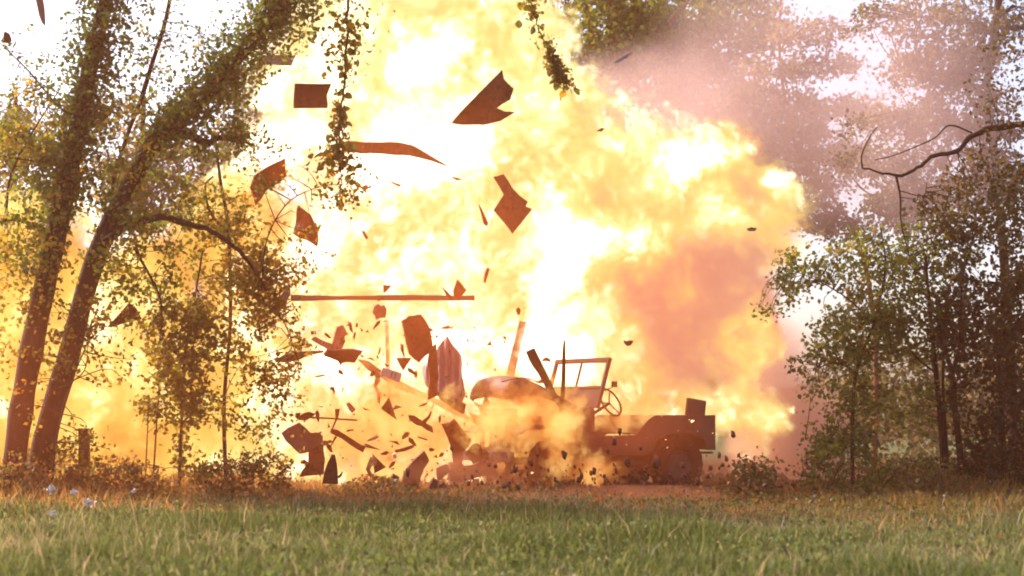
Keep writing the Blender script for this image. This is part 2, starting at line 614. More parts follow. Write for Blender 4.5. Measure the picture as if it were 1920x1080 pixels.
sp = Plant('sapling', 'leafy brown-green sapling silhouetted against the ground fire, right of the leaning trunks', 'sapling', P(330, 935, 23.2), 'leaf_autumn', 'twig')
sp.limb([(335, 940), (340, 800), (345, 680), (365, 560), (380, 470)], 23.2, 0.025, 0.012, trunk=True)
sp.limb([(285, 940), (292, 820), (300, 700)], 23.1, 0.015, 0.008)
sp.limb([(270, 940), (275, 840), (280, 740)], 23.1, 0.012, 0.006)
sp.limb([(345, 680), (310, 640), (290, 600)], 23.2, 0.012, 0.006)
sp.zone(335, 640, 75, 80, 23.2, 0.4, 62, 20, 0.085, 0.09, (0.0, 0.7))
sp.zone(330, 745, 70, 55, 23.2, 0.4, 42, 17, 0.085, 0.09, (0.0, 0.7))
sp.zone(420, 600, 80, 60, 23.3, 0.4, 40, 15, 0.08, 0.09, (0.1, 0.9))
sp.zone(470, 740, 90, 70, 23.3, 0.4, 40, 12, 0.08, 0.09, (0.1, 0.9))
sp.zone(510, 830, 60, 60, 23.3, 0.3, 20, 10, 0.07, 0.08, (0.2, 1.0))
sp.zone(345, 850, 30, 30, 23.2, 0.2, 10, 12, 0.08, 0.07, (0.0, 0.6))
sp.finish()

sp = Plant('sapling', 'thin leafy shoots hugging the base of the leaning trunks', 'sapling', P(100, 935, 22.9), 'leaf_autumn', 'twig')
sp.limb([(95, 940), (105, 830), (125, 740), (165, 640)], 22.9, 0.018, 0.008, trunk=True)
sp.limb([(90, 940), (100, 880), (108, 800)], 22.8, 0.012, 0.006)
sp.limb([(130, 720), (160, 690), (165, 620)], 22.9, 0.01, 0.005)
sp.zone(100, 600, 110, 110, 22.9, 0.4, 46, 12, 0.08, 0.09, (0.2, 1.0))
sp.zone(210, 610, 70, 110, 23.0, 0.4, 26, 9, 0.075, 0.09, (0.2, 1.0))
sp.zone(30, 720, 60, 110, 22.9, 0.4, 16, 9, 0.075, 0.09, (0.2, 1.0))
sp.zone(150, 840, 60, 30, 22.9, 0.3, 16, 10, 0.07, 0.07, (0.2, 1.0))
sp.finish()


# ---- hanging vines: every leaf an object of its own
def leaf_mesh(name, size, mat, tint):
    me = bpy.data.meshes.new(name)
    pr = [(0, 0), (0.28, 0.22), (0.40, 0.48), (0.26, 0.78), (0, 1.0), (-0.26, 0.78), (-0.40, 0.48), (-0.28, 0.22)]
    v = [(a * size, (b) * size, 0.12 * size * abs(a) * 2 - 0.12 * size * b * b) for a, b in pr] + [(0, 0.5 * size, -0.02 * size)]
    me.from_pydata(v, [], [(i, (i + 1) % 8, 8) for i in range(8)])
    a = me.attributes.new('tint', 'FLOAT', 'POINT')
    a.data.foreach_set('value', [tint] * len(v))
    me.materials.append(mat)
    me.update()
    return me


VL = [leaf_mesh('leaf', 0.085, M['leaf_autumn'], x) for x in (0.15, 0.4, 0.6, 0.85)]


def vine(name, label, pxs, Y, nleaf, width, wf=None, r=0.018, side=()):
    root = tag(empty(name, P(pxs[-1][0], pxs[-1][1], Y)), label, 'vine')
    b = np.array(root.location)
    path = smooth_path([tuple(P(x, y, Y)) for x, y in pxs], 40)
    path += rng.normal(scale=0.008, size=path.shape)
    st = MB().tube(path - b, np.linspace(r, r * 0.35, 40), 6)
    for s in side:
        q = smooth_path([tuple(P(x, y, Y)) for x, y in s], 12)
        st.tube(q - b, np.linspace(0.006, 0.003, 12), 4)
    st.build('stem', M['twig'], root, smooth=True)
    nl = 0
    cl = rng.uniform(0, 1, max(6, nleaf // 9))
    for i in range(nleaf):
        k = float(np.clip(cl[rng.integers(len(cl))] + rng.normal(scale=0.035), 0, 1))
        c = path[int(k * 39)]
        wd = width * (wf(k) if wf else 1.0)
        c = c + np.array([rng.normal() * wd, rng.normal() * wd * 0.8, rng.normal() * 0.08])
        o = bpy.data.objects.new('leaf', VL[rng.integers(4)])
        COL.objects.link(o)
        o.parent = root
        o.location = c - b
        o.rotation_euler = (rng.uniform(-2.4, 0.4), rng.uniform(-0.8, 0.8), rng.uniform(0, 6.28))
        s_ = rng.uniform(0.75, 1.6)
        o.scale = (s_, s_, s_)
    m_ = nleaf * 3
    ci = np.clip(cl[rng.integers(len(cl), size=m_)] + rng.normal(scale=0.045, size=m_), 0, 1)
    wds = width * (np.array([wf(x) for x in ci]) if wf else 1.0)
    c = path[(ci * 39).astype(int)] + rng.normal(size=(m_, 3)) * np.stack([wds, wds, 0 * wds + 0.09], 1)
    v, tri, ti = leaf_geo(c - b, np.full(m_, 0.062), np.clip(rng.normal(0.45, 0.25, m_), 0, 1))
    tag(np_mesh('small_leaves', v, tri, M['leaf_autumn'], root, ti), kind='stuff')


vine('hanging_vine', 'long leafy vine hanging straight down in front of the fireball', [(655, -60), (652, 40), (648, 120), (640, 200), (632, 270), (640, 340), (632, 385)], 22.6, 298, 0.125,
     lambda k: 0.9 + 0.6 * math.sin(k * 9), 0.02)
vine('hanging_vine', 'shorter leafy vine trailing off the fireball upper right edge', [(985, -50), (998, 15), (1012, 60), (1035, 110), (1055, 150), (1092, 172)], 22.8, 170, 0.085,
     lambda k: 1.1 - 0.9 * k, 0.012)

# ------------------------------------------------------------------ trees behind: top centre
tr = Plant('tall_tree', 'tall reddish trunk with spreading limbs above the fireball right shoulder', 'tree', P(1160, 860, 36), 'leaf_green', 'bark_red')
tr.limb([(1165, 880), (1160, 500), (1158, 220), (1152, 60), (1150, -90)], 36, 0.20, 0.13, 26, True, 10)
tr.limb([(1160, 200), (1215, 90), (1195, 20), (1170, -50)], 35.8, 0.06, 0.04)
tr.limb([(1215, 70), (1260, 35), (1300, -10)], 35.8, 0.045, 0.03)
tr.limb([(1158, 160), (1110, 60), (1090, -40)], 36, 0.05, 0.03)
tr.limb([(1120, 130), (1060, 60), (1030, 0)], 36, 0.04, 0.02)
tr.zone(1100, 60, 120, 110, 36, 1.2, 74, 42, 0.12, 0.24, (0.1, 0.9))
tr.zone(1210, 90, 90, 100, 36.5, 1.2, 54, 42, 0.12, 0.24, (0.1, 0.8))
tr.zone(1120, 150, 90, 70, 36.5, 1.2, 34, 40, 0.12, 0.24, (0.3, 1.0))
tr.finish('crown')

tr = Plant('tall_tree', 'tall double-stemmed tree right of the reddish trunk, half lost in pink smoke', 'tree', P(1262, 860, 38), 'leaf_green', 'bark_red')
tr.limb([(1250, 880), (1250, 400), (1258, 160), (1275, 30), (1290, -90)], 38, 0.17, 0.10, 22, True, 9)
tr.limb([(1252, 260), (1290, 90), (1330, -10), (1350, -70)], 38, 0.09, 0.06)
tr.limb([(1258, 150), (1232, 60), (1240, -40)], 38, 0.06, 0.04)
tr.zone(1330, 50, 130, 90, 38, 1.4, 74, 42, 0.13, 0.28, (0.1, 0.8))
tr.zone(1310, 190, 100, 110, 38, 1.4, 54, 42, 0.13, 0.28, (0.1, 0.8))
tr.zone(1400, 250, 110, 90, 38.5, 1.4, 46, 44, 0.13, 0.28, (0.1, 0.8))
tr.finish('crown')

# layered, flat-branched trees behind the right-hand smoke
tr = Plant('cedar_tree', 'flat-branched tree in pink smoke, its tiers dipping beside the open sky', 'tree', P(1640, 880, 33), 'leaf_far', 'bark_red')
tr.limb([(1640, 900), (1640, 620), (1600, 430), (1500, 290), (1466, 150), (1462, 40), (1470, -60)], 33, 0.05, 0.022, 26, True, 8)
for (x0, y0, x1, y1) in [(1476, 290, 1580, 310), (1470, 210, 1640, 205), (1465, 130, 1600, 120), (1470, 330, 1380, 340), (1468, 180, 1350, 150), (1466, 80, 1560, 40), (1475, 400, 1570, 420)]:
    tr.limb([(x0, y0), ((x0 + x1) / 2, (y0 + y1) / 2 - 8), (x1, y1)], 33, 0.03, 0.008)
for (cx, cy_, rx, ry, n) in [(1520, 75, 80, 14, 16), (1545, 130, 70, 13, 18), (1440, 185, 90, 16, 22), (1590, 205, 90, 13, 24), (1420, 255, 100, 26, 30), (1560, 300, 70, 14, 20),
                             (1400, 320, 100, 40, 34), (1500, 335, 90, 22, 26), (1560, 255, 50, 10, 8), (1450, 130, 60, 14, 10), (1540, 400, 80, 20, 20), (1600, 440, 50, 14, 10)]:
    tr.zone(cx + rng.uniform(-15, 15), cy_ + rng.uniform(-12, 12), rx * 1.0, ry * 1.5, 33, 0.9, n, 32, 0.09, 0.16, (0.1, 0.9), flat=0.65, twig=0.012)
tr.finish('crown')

tr = Plant('cedar_tree', 'broad flat-branched tree in thin pink smoke, filling the upper right corner', 'tree', P(1850, 900, 29), 'leaf_far', 'bark')
tr.limb([(1905, 910), (1890, 600), (1870, 330), (1850, 180), (1865, 60), (1880, -60)], 29, 0.08, 0.06, 26, True, 9)
tr.limb([(1866, 240), (1810, 160), (1850, 60), (1900, 10)], 28.8, 0.05, 0.03)
for (x0, y0, x1, y1) in [(1866, 250, 1700, 220), (1855, 170, 1690, 130), (1862, 60, 1700, 30), (1872, 330, 1690, 380), (1870, 300, 1760, 290)]:
    tr.limb([(x0, y0), ((x0 + x1) / 2, (y0 + y1) / 2 - 10), (x1, y1)], 29, 0.03, 0.007)
for (cx, cy_, rx, ry, n) in [(1720, 40, 110, 40, 34), (1860, 40, 80, 50, 34), (1720, 130, 80, 30, 26), (1800, 110, 80, 30, 24), (1700, 240, 120, 22, 34), (1660, 300, 100, 18, 24), (1820, 200, 90, 50, 40),
                             (1780, 350, 110, 50, 60), (1700, 400, 90, 26, 30), (1870, 300, 60, 60, 44)]:
    tr.zone(cx + rng.uniform(-15, 15), cy_ + rng.uniform(-12, 12), rx, ry * 1.4, 29, 0.9, n, 26, 0.085, 0.14, (0.1, 0.9), flat=0.75, twig=0.012)
tr.finish('crown')

# ---- the long bare limb reaching in from the right edge
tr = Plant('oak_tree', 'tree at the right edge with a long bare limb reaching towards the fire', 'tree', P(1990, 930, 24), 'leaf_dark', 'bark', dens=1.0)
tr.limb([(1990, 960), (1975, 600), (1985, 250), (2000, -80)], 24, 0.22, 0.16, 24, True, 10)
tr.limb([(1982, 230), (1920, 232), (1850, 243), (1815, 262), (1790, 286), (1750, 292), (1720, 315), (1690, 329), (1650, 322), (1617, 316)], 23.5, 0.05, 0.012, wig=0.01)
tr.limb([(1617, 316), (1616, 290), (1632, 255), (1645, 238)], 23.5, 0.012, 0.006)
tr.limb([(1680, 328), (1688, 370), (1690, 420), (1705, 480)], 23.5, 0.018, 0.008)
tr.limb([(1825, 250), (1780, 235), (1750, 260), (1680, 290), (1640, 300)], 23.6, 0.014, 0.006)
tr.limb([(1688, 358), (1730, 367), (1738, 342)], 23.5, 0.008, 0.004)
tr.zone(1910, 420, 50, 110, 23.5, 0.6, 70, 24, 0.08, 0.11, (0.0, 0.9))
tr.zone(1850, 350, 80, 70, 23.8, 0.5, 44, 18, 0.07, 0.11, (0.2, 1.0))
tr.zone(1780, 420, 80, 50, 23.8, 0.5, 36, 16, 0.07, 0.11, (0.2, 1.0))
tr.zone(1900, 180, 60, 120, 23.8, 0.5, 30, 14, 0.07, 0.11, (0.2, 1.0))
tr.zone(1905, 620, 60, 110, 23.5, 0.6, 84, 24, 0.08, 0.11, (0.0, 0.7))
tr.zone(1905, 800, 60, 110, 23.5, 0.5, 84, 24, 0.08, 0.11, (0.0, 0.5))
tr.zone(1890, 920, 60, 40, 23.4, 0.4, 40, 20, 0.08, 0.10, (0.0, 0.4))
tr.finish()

# ---- right saplings
sp = Plant('sapling', 'bushy sapling leaning out over the gap beside the fire, right edge of the clearing', 'sapling', P(1590, 930, 24), 'leaf_green', 'twig')
sp.limb([(1600, 950), (1598, 820), (1605, 700), (1640, 600), (1660, 500), (1650, 420)], 24, 0.03, 0.012, trunk=True)
sp.limb([(1640, 610), (1590, 560), (1520, 520), (1460, 500)], 24, 0.014, 0.005)
sp.limb([(1605, 700), (1570, 680), (1530, 690)], 24, 0.01, 0.005)
sp.limb([(1600, 830), (1560, 830), (1510, 820)], 24, 0.01, 0.005)
sp.zone(1500, 510, 60, 40, 24, 0.4, 44, 13, 0.075, 0.08, (0.3, 1.0))
sp.zone(1450, 580, 36, 20, 24, 0.2, 16, 9, 0.06, 0.05, (0.3, 0.9))
sp.zone(1620, 500, 70, 60, 24, 0.5, 50, 16, 0.075, 0.10, (0.3, 1.0))
sp.zone(1610, 640, 100, 50, 24, 0.5, 84, 18, 0.075, 0.10, (0.1, 0.8))
sp.zone(1590, 740, 75, 45, 24, 0.5, 46, 16, 0.075, 0.10, (0.1, 0.8))
sp.zone(1580, 830, 75, 40, 24, 0.5, 50, 16, 0.075, 0.10, (0.1, 0.8))
sp.zone(1640, 560, 60, 40, 24, 0.5, 26, 16, 0.07, 0.10, (0.3, 1.0))
sp.zone(1500, 690, 20, 25, 24, 0.2, 7, 8, 0.07, 0.05, (0.1, 0.6))
sp.finish()

sp = Plant('sapling', 'pair of straight thin stems with leafy tops, right of the bushy sapling', 'sapling', P(1765, 930, 24.4), 'leaf_green', 'bark')
sp.limb([(1772, 950), (1766, 820), (1755, 700), (1745, 600), (1735, 480)], 24.4, 0.05, 0.02, trunk=True)
sp.limb([(1782, 950), (1772, 800), (1768, 700), (1775, 560)], 24.5, 0.03, 0.015)
sp.limb([(1755, 700), (1710, 660), (1690, 600)], 24.4, 0.018, 0.008)
sp.zone(1730, 590, 100, 80, 24.4, 0.6, 100, 18, 0.08, 0.11, (0.1, 0.8))
sp.zone(1740, 480, 90, 60, 24.4, 0.6, 54, 16, 0.08, 0.11, (0.2, 0.9))
sp.zone(1700, 760, 80, 60, 24.6, 0.6, 40, 13, 0.08, 0.11, (0.1, 0.9))
sp.finish()

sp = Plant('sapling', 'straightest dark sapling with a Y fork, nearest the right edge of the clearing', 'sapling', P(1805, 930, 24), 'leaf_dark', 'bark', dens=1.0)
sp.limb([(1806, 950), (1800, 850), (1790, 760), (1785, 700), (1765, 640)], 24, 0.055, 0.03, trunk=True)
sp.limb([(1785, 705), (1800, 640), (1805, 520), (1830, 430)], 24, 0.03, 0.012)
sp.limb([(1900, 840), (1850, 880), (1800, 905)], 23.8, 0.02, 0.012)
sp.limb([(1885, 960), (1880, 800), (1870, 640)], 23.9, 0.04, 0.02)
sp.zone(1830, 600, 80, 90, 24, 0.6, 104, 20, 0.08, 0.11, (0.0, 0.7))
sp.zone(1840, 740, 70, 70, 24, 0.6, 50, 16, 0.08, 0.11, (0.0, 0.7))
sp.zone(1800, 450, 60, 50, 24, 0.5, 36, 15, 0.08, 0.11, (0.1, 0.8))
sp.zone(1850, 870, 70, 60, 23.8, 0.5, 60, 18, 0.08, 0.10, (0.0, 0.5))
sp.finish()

# ---- left background trees
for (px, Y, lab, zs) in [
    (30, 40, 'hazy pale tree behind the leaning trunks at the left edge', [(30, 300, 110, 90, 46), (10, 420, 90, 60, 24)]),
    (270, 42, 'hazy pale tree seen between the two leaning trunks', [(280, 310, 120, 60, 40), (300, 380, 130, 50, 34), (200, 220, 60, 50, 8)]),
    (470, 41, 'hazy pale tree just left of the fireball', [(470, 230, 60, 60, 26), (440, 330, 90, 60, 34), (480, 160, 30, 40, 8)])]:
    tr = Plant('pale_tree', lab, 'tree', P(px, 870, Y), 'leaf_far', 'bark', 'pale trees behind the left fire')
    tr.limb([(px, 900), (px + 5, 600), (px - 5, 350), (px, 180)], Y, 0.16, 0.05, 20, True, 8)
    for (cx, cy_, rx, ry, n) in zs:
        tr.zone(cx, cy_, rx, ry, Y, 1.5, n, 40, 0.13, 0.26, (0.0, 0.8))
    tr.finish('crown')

# ---- far tree belt, one mass across the field
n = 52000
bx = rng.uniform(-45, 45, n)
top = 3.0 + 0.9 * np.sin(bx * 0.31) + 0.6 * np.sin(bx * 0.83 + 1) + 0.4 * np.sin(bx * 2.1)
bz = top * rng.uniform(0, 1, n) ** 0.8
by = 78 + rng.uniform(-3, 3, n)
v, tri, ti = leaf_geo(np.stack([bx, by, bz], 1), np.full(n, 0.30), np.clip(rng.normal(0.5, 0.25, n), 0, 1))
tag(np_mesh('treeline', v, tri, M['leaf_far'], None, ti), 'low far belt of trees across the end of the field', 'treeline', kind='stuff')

n = 12000
bx = rng.uniform(5.2, 17, n)
top = 2.6 + 0.7 * np.sin(bx * 1.1) + 0.5 * np.sin(bx * 2.7 + 1)
top *= np.clip((bx - 4.6) / 2.0, 0.2, 1)
bz = top * rng.uniform(0, 1, n) ** 0.9
by = 36 + rng.uniform(-2, 2, n)
v, tri, ti = leaf_geo(np.stack([bx, by, bz], 1), np.full(n, 0.15), np.clip(rng.normal(0.45, 0.25, n), 0, 1))
tag(np_mesh('thicket', v, tri, M['leaf_far'], None, ti), 'hazy green thicket behind the right saplings', 'thicket', kind='stuff')

# ------------------------------------------------------------------ undergrowth strip and grass
n = 30000
bx = rng.uniform(-9.5, 9.5, n)
by = rng.uniform(22.2, 25.6, n)
hmax = 0.34 + 0.16 * np.sin(bx * 0.9 + 1) + 0.1 * np.sin(bx * 2.7) + 0.1 * np.sin(bx * 5.3 + by)
mid = np.exp(-((bx - 0.6) / 2.8) ** 2)
hmax = hmax * (1 - 0.62 * mid) * np.where(bx > 3.5, 1.35, 1.0)
hmax = np.clip(hmax, 0.08, 0.8)
bz = hmax * rng.uniform(0.02, 1, n)
v, tri, ti = leaf_geo(np.stack([bx, by, bz], 1), np.full(n, 0.075), np.clip(rng.normal(0.55, 0.28, n), 0, 1))
n2 = 9000
bx2 = rng.uniform(-8.5, 8.5, n2)
by2 = 23.3 - np.abs(rng.normal(0, 1.9, n2)) * (0.65 + 0.8 * np.clip((bx2 + 1.5) / 5, 0, 1))
bz2 = rng.uniform(0.02, 1, n2) * (0.16 + 0.08 * np.sin(bx2 * 3.3 + by2 * 2))
bx, by, bz, n = np.concatenate([bx, bx2]), np.concatenate([by, by2]), np.concatenate([bz, bz2]), n + n2
v, tri, ti = leaf_geo(np.stack([bx, by, bz], 1), np.full(n, 0.058), np.clip(rng.normal(0.5, 0.22, n) - 0.32 * np.clip((bx - 2.5) / 1.2, 0, 1), 0, 1))
st = MB()
k = rng.integers(0, n, 2500)
for i in k:
    st.tube([(bx[i], by[i], 0), (bx[i] + rng.normal() * .03, by[i], bz[i] * .6), (bx[i] + rng.normal() * .07, by[i], bz[i] * 1.15)], [0.005, 0.004, 0.002], 3, False)
un = np_mesh('undergrowth', v, tri, M['leaf_brush'], None, ti)
tag(un, 'reddish brown strip of weeds between grass and fire', 'undergrowth', kind='stuff')
sm = st.build('stalks', M['twig'], un)
tag(sm, kind='stuff')

for (px, Y, cx, cy_, rx, ry, n, lab) in [
    (1410, 23.3, 1410, 895, 40, 36, 34, 'small green bush by the jeep rear wheel, at the field edge'),
    (1555, 23.2, 1550, 880, 50, 45, 44, 'dark low bush under the bushy sapling'),
    (1690, 23.2, 1690, 900, 80, 40, 54, 'wide olive bush below the straight stems'),
    (30, 22.6, 30, 905, 60, 40, 34, 'low bush at the foot of the leaning trunks'),
    (210, 22.8, 210, 895, 90, 30, 44, 'low reddish bush under the left ground fire'),
    (470, 22.9, 460, 890, 100, 34, 54, 'long low bush below the leafy sapling')]:
    sp = Plant('bush', lab, 'bush', P(px, 940, Y), 'leaf_brush' if px < 600 else 'leaf_green', 'twig', 'low bushes along the field edge')
    for j in range(4):
        sp.limb([(px + rng.uniform(-20, 20), 945), (cx + rng.uniform(-rx, rx), cy_ + 10), (cx + rng.uniform(-rx, rx), cy_ - ry * .7)], Y, 0.008, 0.003, 6, seg=4)
    sp.zone(cx, cy_, rx, ry, Y, 0.3, n, 14, 0.07, 0.08, (0.1, 0.9))
    sp.finish()

# grass and dry stalks
def blades(name, gx, gy, hh, wd, tt, mat, label, cat):
    n = len(gx)
    ang = rng.uniform(0, 2 * math.pi, n)
    lean = rng.uniform(0.1, 0.8, n) * hh
    dx, dy = np.cos(ang), np.sin(ang)
    la = rng.uniform(0, 2 * math.pi, n)
    lx, ly = lean * np.cos(la) + 0.04 * hh, lean * np.sin(la)
    V = np.empty((n, 5, 3))
    for j, (sx, fh, fl) in enumerate([(-1, 0, 0), (1, 0, 0), (-0.75, 0.55, 0.35), (0.75, 0.55, 0.35), (0, 1, 1)]):
        V[:, j, 0] = gx + sx * wd * dx + lx * fl
        V[:, j, 1] = gy + sx * wd * dy + ly * fl
        V[:, j, 2] = hh * fh - 0.02 * (fh == 0)
    i = np.arange(n)[:, None] * 5
    T = np.concatenate([i + np.array([[0, 1, 3]]), i + np.array([[0, 3, 2]]), i + np.array([[2, 3, 4]])], 0)
    return tag(np_mesh(name, V.reshape(-1, 3), T, mat, None, np.repeat(tt, 5)), label, cat, kind='stuff')


def clumpy(x, y):
    return np.sin(x * 1.1 + 2 * np.sin(y * 0.6)) * np.sin(y * 0.9 + x * 0.35) + 0.5 * np.sin(x * 3.1 + y * 2.3) * np.sin(y * 2.7 - x)


n = 250000
gy = 9.5 + 14.3 * rng.uniform(0, 1, n) ** 0.85
gx = rng.uniform(-1, 1, n) * (gy * 0.305 + 0.5)
keep = rng.uniform(0, 1, n) > np.clip((gy - 19.5 + 1.2 * np.clip(gx - 0.5, -1, 2)) / 4, 0, 0.85) + 0.3 * (np.sin(gx * 2.3 + gy) * np.sin(gy * 3.1 - gx * 1.7) > 0.45)
gx, gy = gx[keep], gy[keep]
n = len(gx)
patch = clumpy(gx, gy)
hh = np.clip((0.085 + 0.05 * patch) * rng.uniform(0.35, 1.6, n), 0.03, 0.3)
tall = rng.uniform(0, 1, n) < 0.025
hh = np.where(tall, hh * 2.0, hh)
tt = np.clip(0.40 - 0.17 * patch + 0.16 * np.sin(gx * 0.55 + 2.1 * np.sin(gy * 0.33)) + rng.normal(scale=0.25, size=n) + 0.35 * tall + np.clip((gy - 19) * 0.10, 0, 0.4), 0, 1)
blades('grass', gx, gy, hh, rng.uniform(0.003, 0.0085, n), tt, M['grass'], 'green meadow grass with paler dry stems across the foreground', 'grass')

n = 26000
gx, gy = rng.uniform(-7.6, 7.6, n), rng.uniform(9.5, 24, n)
gx, gy = gx + rng.normal(scale=0.1, size=n), gy + 0.4 * np.sin(gx * 2.2)
kp = (np.sin(gx * 1.7 + 1.3 * np.sin(gy)) * np.sin(gy * 1.9 + gx) > 0.1) | (rng.uniform(0, 1, n) < 0.25)
gx, gy = gx[kp], gy[kp]
n = len(gx)
v, tri, ti = leaf_geo(np.stack([gx, gy, rng.uniform(0.02, 0.16, n)], 1), np.full(n, 0.05), np.clip(rng.normal(0.38, 0.18, n), 0, 0.7))
tag(np_mesh('meadow_weeds', v, tri, M['grass'], None, ti), 'small broad-leaved weeds mixed through the meadow grass', 'weeds', kind='stuff')

M['dry_grass'] = leaf_mat('dry_grass', [(0, (0.07, 0.06, 0.016)), (0.4, (0.15, 0.08, 0.025)), (0.8, (0.24, 0.10, 0.04)), (1, (0.34, 0.18, 0.09))], 0.55, 1.35)
n = 62000
gx = rng.uniform(-8.6, 8.6, n)
gy = 25.4 - np.abs(rng.normal(0, 1, n)) * (2.3 + 1.3 * np.clip((gx + 1) / 4, 0, 1))
keep = gy > 14
gx, gy = gx[keep], gy[keep]
n = len(gx)
hh = np.clip((0.17 + 0.10 * clumpy(gx * 1.4, gy)) * rng.uniform(0.4, 1.6, n), 0.05, 0.5) * np.where(gy < 22, 0.75, 1.0) * (1 - 0.6 * np.exp(-((gx - 1.3) / 2.4) ** 2))
tt = np.clip(rng.normal(0.55, 0.25, n) - 0.3 * np.clip((gx - 3) / 2, 0, 1), 0, 1)
blades('dry_grass', gx, gy, hh, rng.uniform(0.003, 0.008, n), tt, M['dry_grass'], 'rust brown dry stalks thinning into the green grass', 'dry grass')

# pale seed heads among the grass at the left
sd = MB()
for (px, py, Y, lab, r_) in [(96, 917, 20.5, 'largest fluffy white seed head near the leaning trunks', 0.05), (138, 922, 20.3, 'small white seed head right of the largest one', 0.03),
                             (166, 942, 19, 'white seed head lower and further right', 0.042), (99, 964, 18, 'white seed head below the largest one', 0.035),
                             (98, 983, 17, 'lowest pale seed head of the little cluster', 0.03), (251, 920, 20.5, 'faint pinkish seed head on its own in the weeds', 0.03)]:
    c = P(px, py, Y)
    o = tag(empty('seed_head', (c.x, c.y, 0)), lab, 'flower', 'white seed heads in the grass')
    MB().tube([(0, 0, 0), (0.01, 0, c.z * .5), (0, 0, c.z)], [0.004, 0.003, 0.002], 4).build('stem', M['twig'], o)
    nn = 60
    pts = rng.normal(scale=r_ * 0.5, size=(nn, 3)) * np.array([1.2, 1, 0.8]) + np.array([0, 0, c.z])
    v, tri, ti = leaf_geo(pts, np.full(nn, r_ * 0.8), np.zeros(nn))
    tag(np_mesh('fluff', v, tri, M['white_bit'], o), kind='stuff')

# ------------------------------------------------------------------ fire and smoke
def ellipsoid_field(t, ells, warp=0.5, wscale=0.6, k=6.0, wd=2.0):
    """Smooth union of ellipsoids, returns (field 1 in the middle .. 0 on the surface, blended heat, position)."""
    p = t.pos()
    w = t.noise(p, wscale, wd, 0.6, 'Color')
    p2 = t.vm('MULTIPLY_ADD', t.vm('SUBTRACT', w, (0.5, 0.5, 0.5)), (warp * 2.4,) * 3, p)
    sw = sh = None
    for (c, r, h) in ells:
        q = t.vm('MULTIPLY_ADD', p2, (1 / r[0], 1 / r[1], 1 / r[2]), (-c[0] / r[0], -c[1] / r[1], -c[2] / r[2]))
        e = t.m('POWER', math.e, t.m('MULTIPLY_ADD', t.vm('LENGTH', q), -k, k))
        sw = e if sw is None else t.m('ADD', sw, e)
        hh = t.m('MULTIPLY', e, h)
        sh = hh if sh is None else t.m('ADD', sh, hh)
    sw = t.m('MAXIMUM', sw, 1e-5)
    f = t.m('DIVIDE', t.m('LOGARITHM', sw, math.e), k)
    return f, t.m('DIVIDE', sh, sw), p2


def ell_world(px_ells):
    out = []
    for (px, py, Y, rx, ry, rd, h) in px_ells:
        s = Y / FX
        c = P(px, py, Y)
        out.append(((c.x, c.y, c.z), (rx * s, rd, ry * s), h))
    return out


def domain(name, ells, mat, grow=1.25, voxel=0.28, parent=None):
    v, f = [], []
    import bmesh
    bm = bmesh.new()
    for (c, r, h) in ells:
        mt = Matrix.Translation(c) @ Matrix.Diagonal((r[0] * grow, r[1] * grow, r[2] * grow, 1))
        bmesh.ops.create_icosphere(bm, subdivisions=3, radius=1.0, matrix=mt)
    for vv in bm.verts:
        if vv.co.z < 0.012:
            vv.co.z = 0.012 + 0.0002 * (vv.co.z)
    me = bpy.data.meshes.new(name)
    bm.to_mesh(me)
    bm.free()
    o = link_mesh(name, me, mat, parent)
    md = o.modifiers.new('union', 'REMESH')
    md.mode = 'VOXEL'
    md.voxel_size = voxel
    return o


HEAT = [(0.0, (0.78, 0.33, 0.22)), (0.16, (0.90, 0.42, 0.25)), (0.30, (1.0, 0.55, 0.24)), (0.45, (1.10, 0.69, 0.19)), (0.62, (1.2, 0.91, 0.29)), (0.80, (1.5, 1.28, 0.58)), (1.0, (4.6, 4.0, 2.6))]
GOLD = [(0.0, (0.95, 0.36, 0.07)), (0.25, (1.1, 0.52, 0.09)), (0.45, (1.25, 0.74, 0.14)), (0.65, (1.45, 1.02, 0.26)), (0.82, (1.8, 1.5, 0.6)), (1.0, (4.6, 4.0, 2.4))]
THINHEAT = [(0.0, (0.8, 0.19, 0.05)), (0.3, (1.2, 0.38, 0.08)), (0.6, (1.45, 0.70, 0.15)), (1.0, (1.8, 1.15, 0.36))]


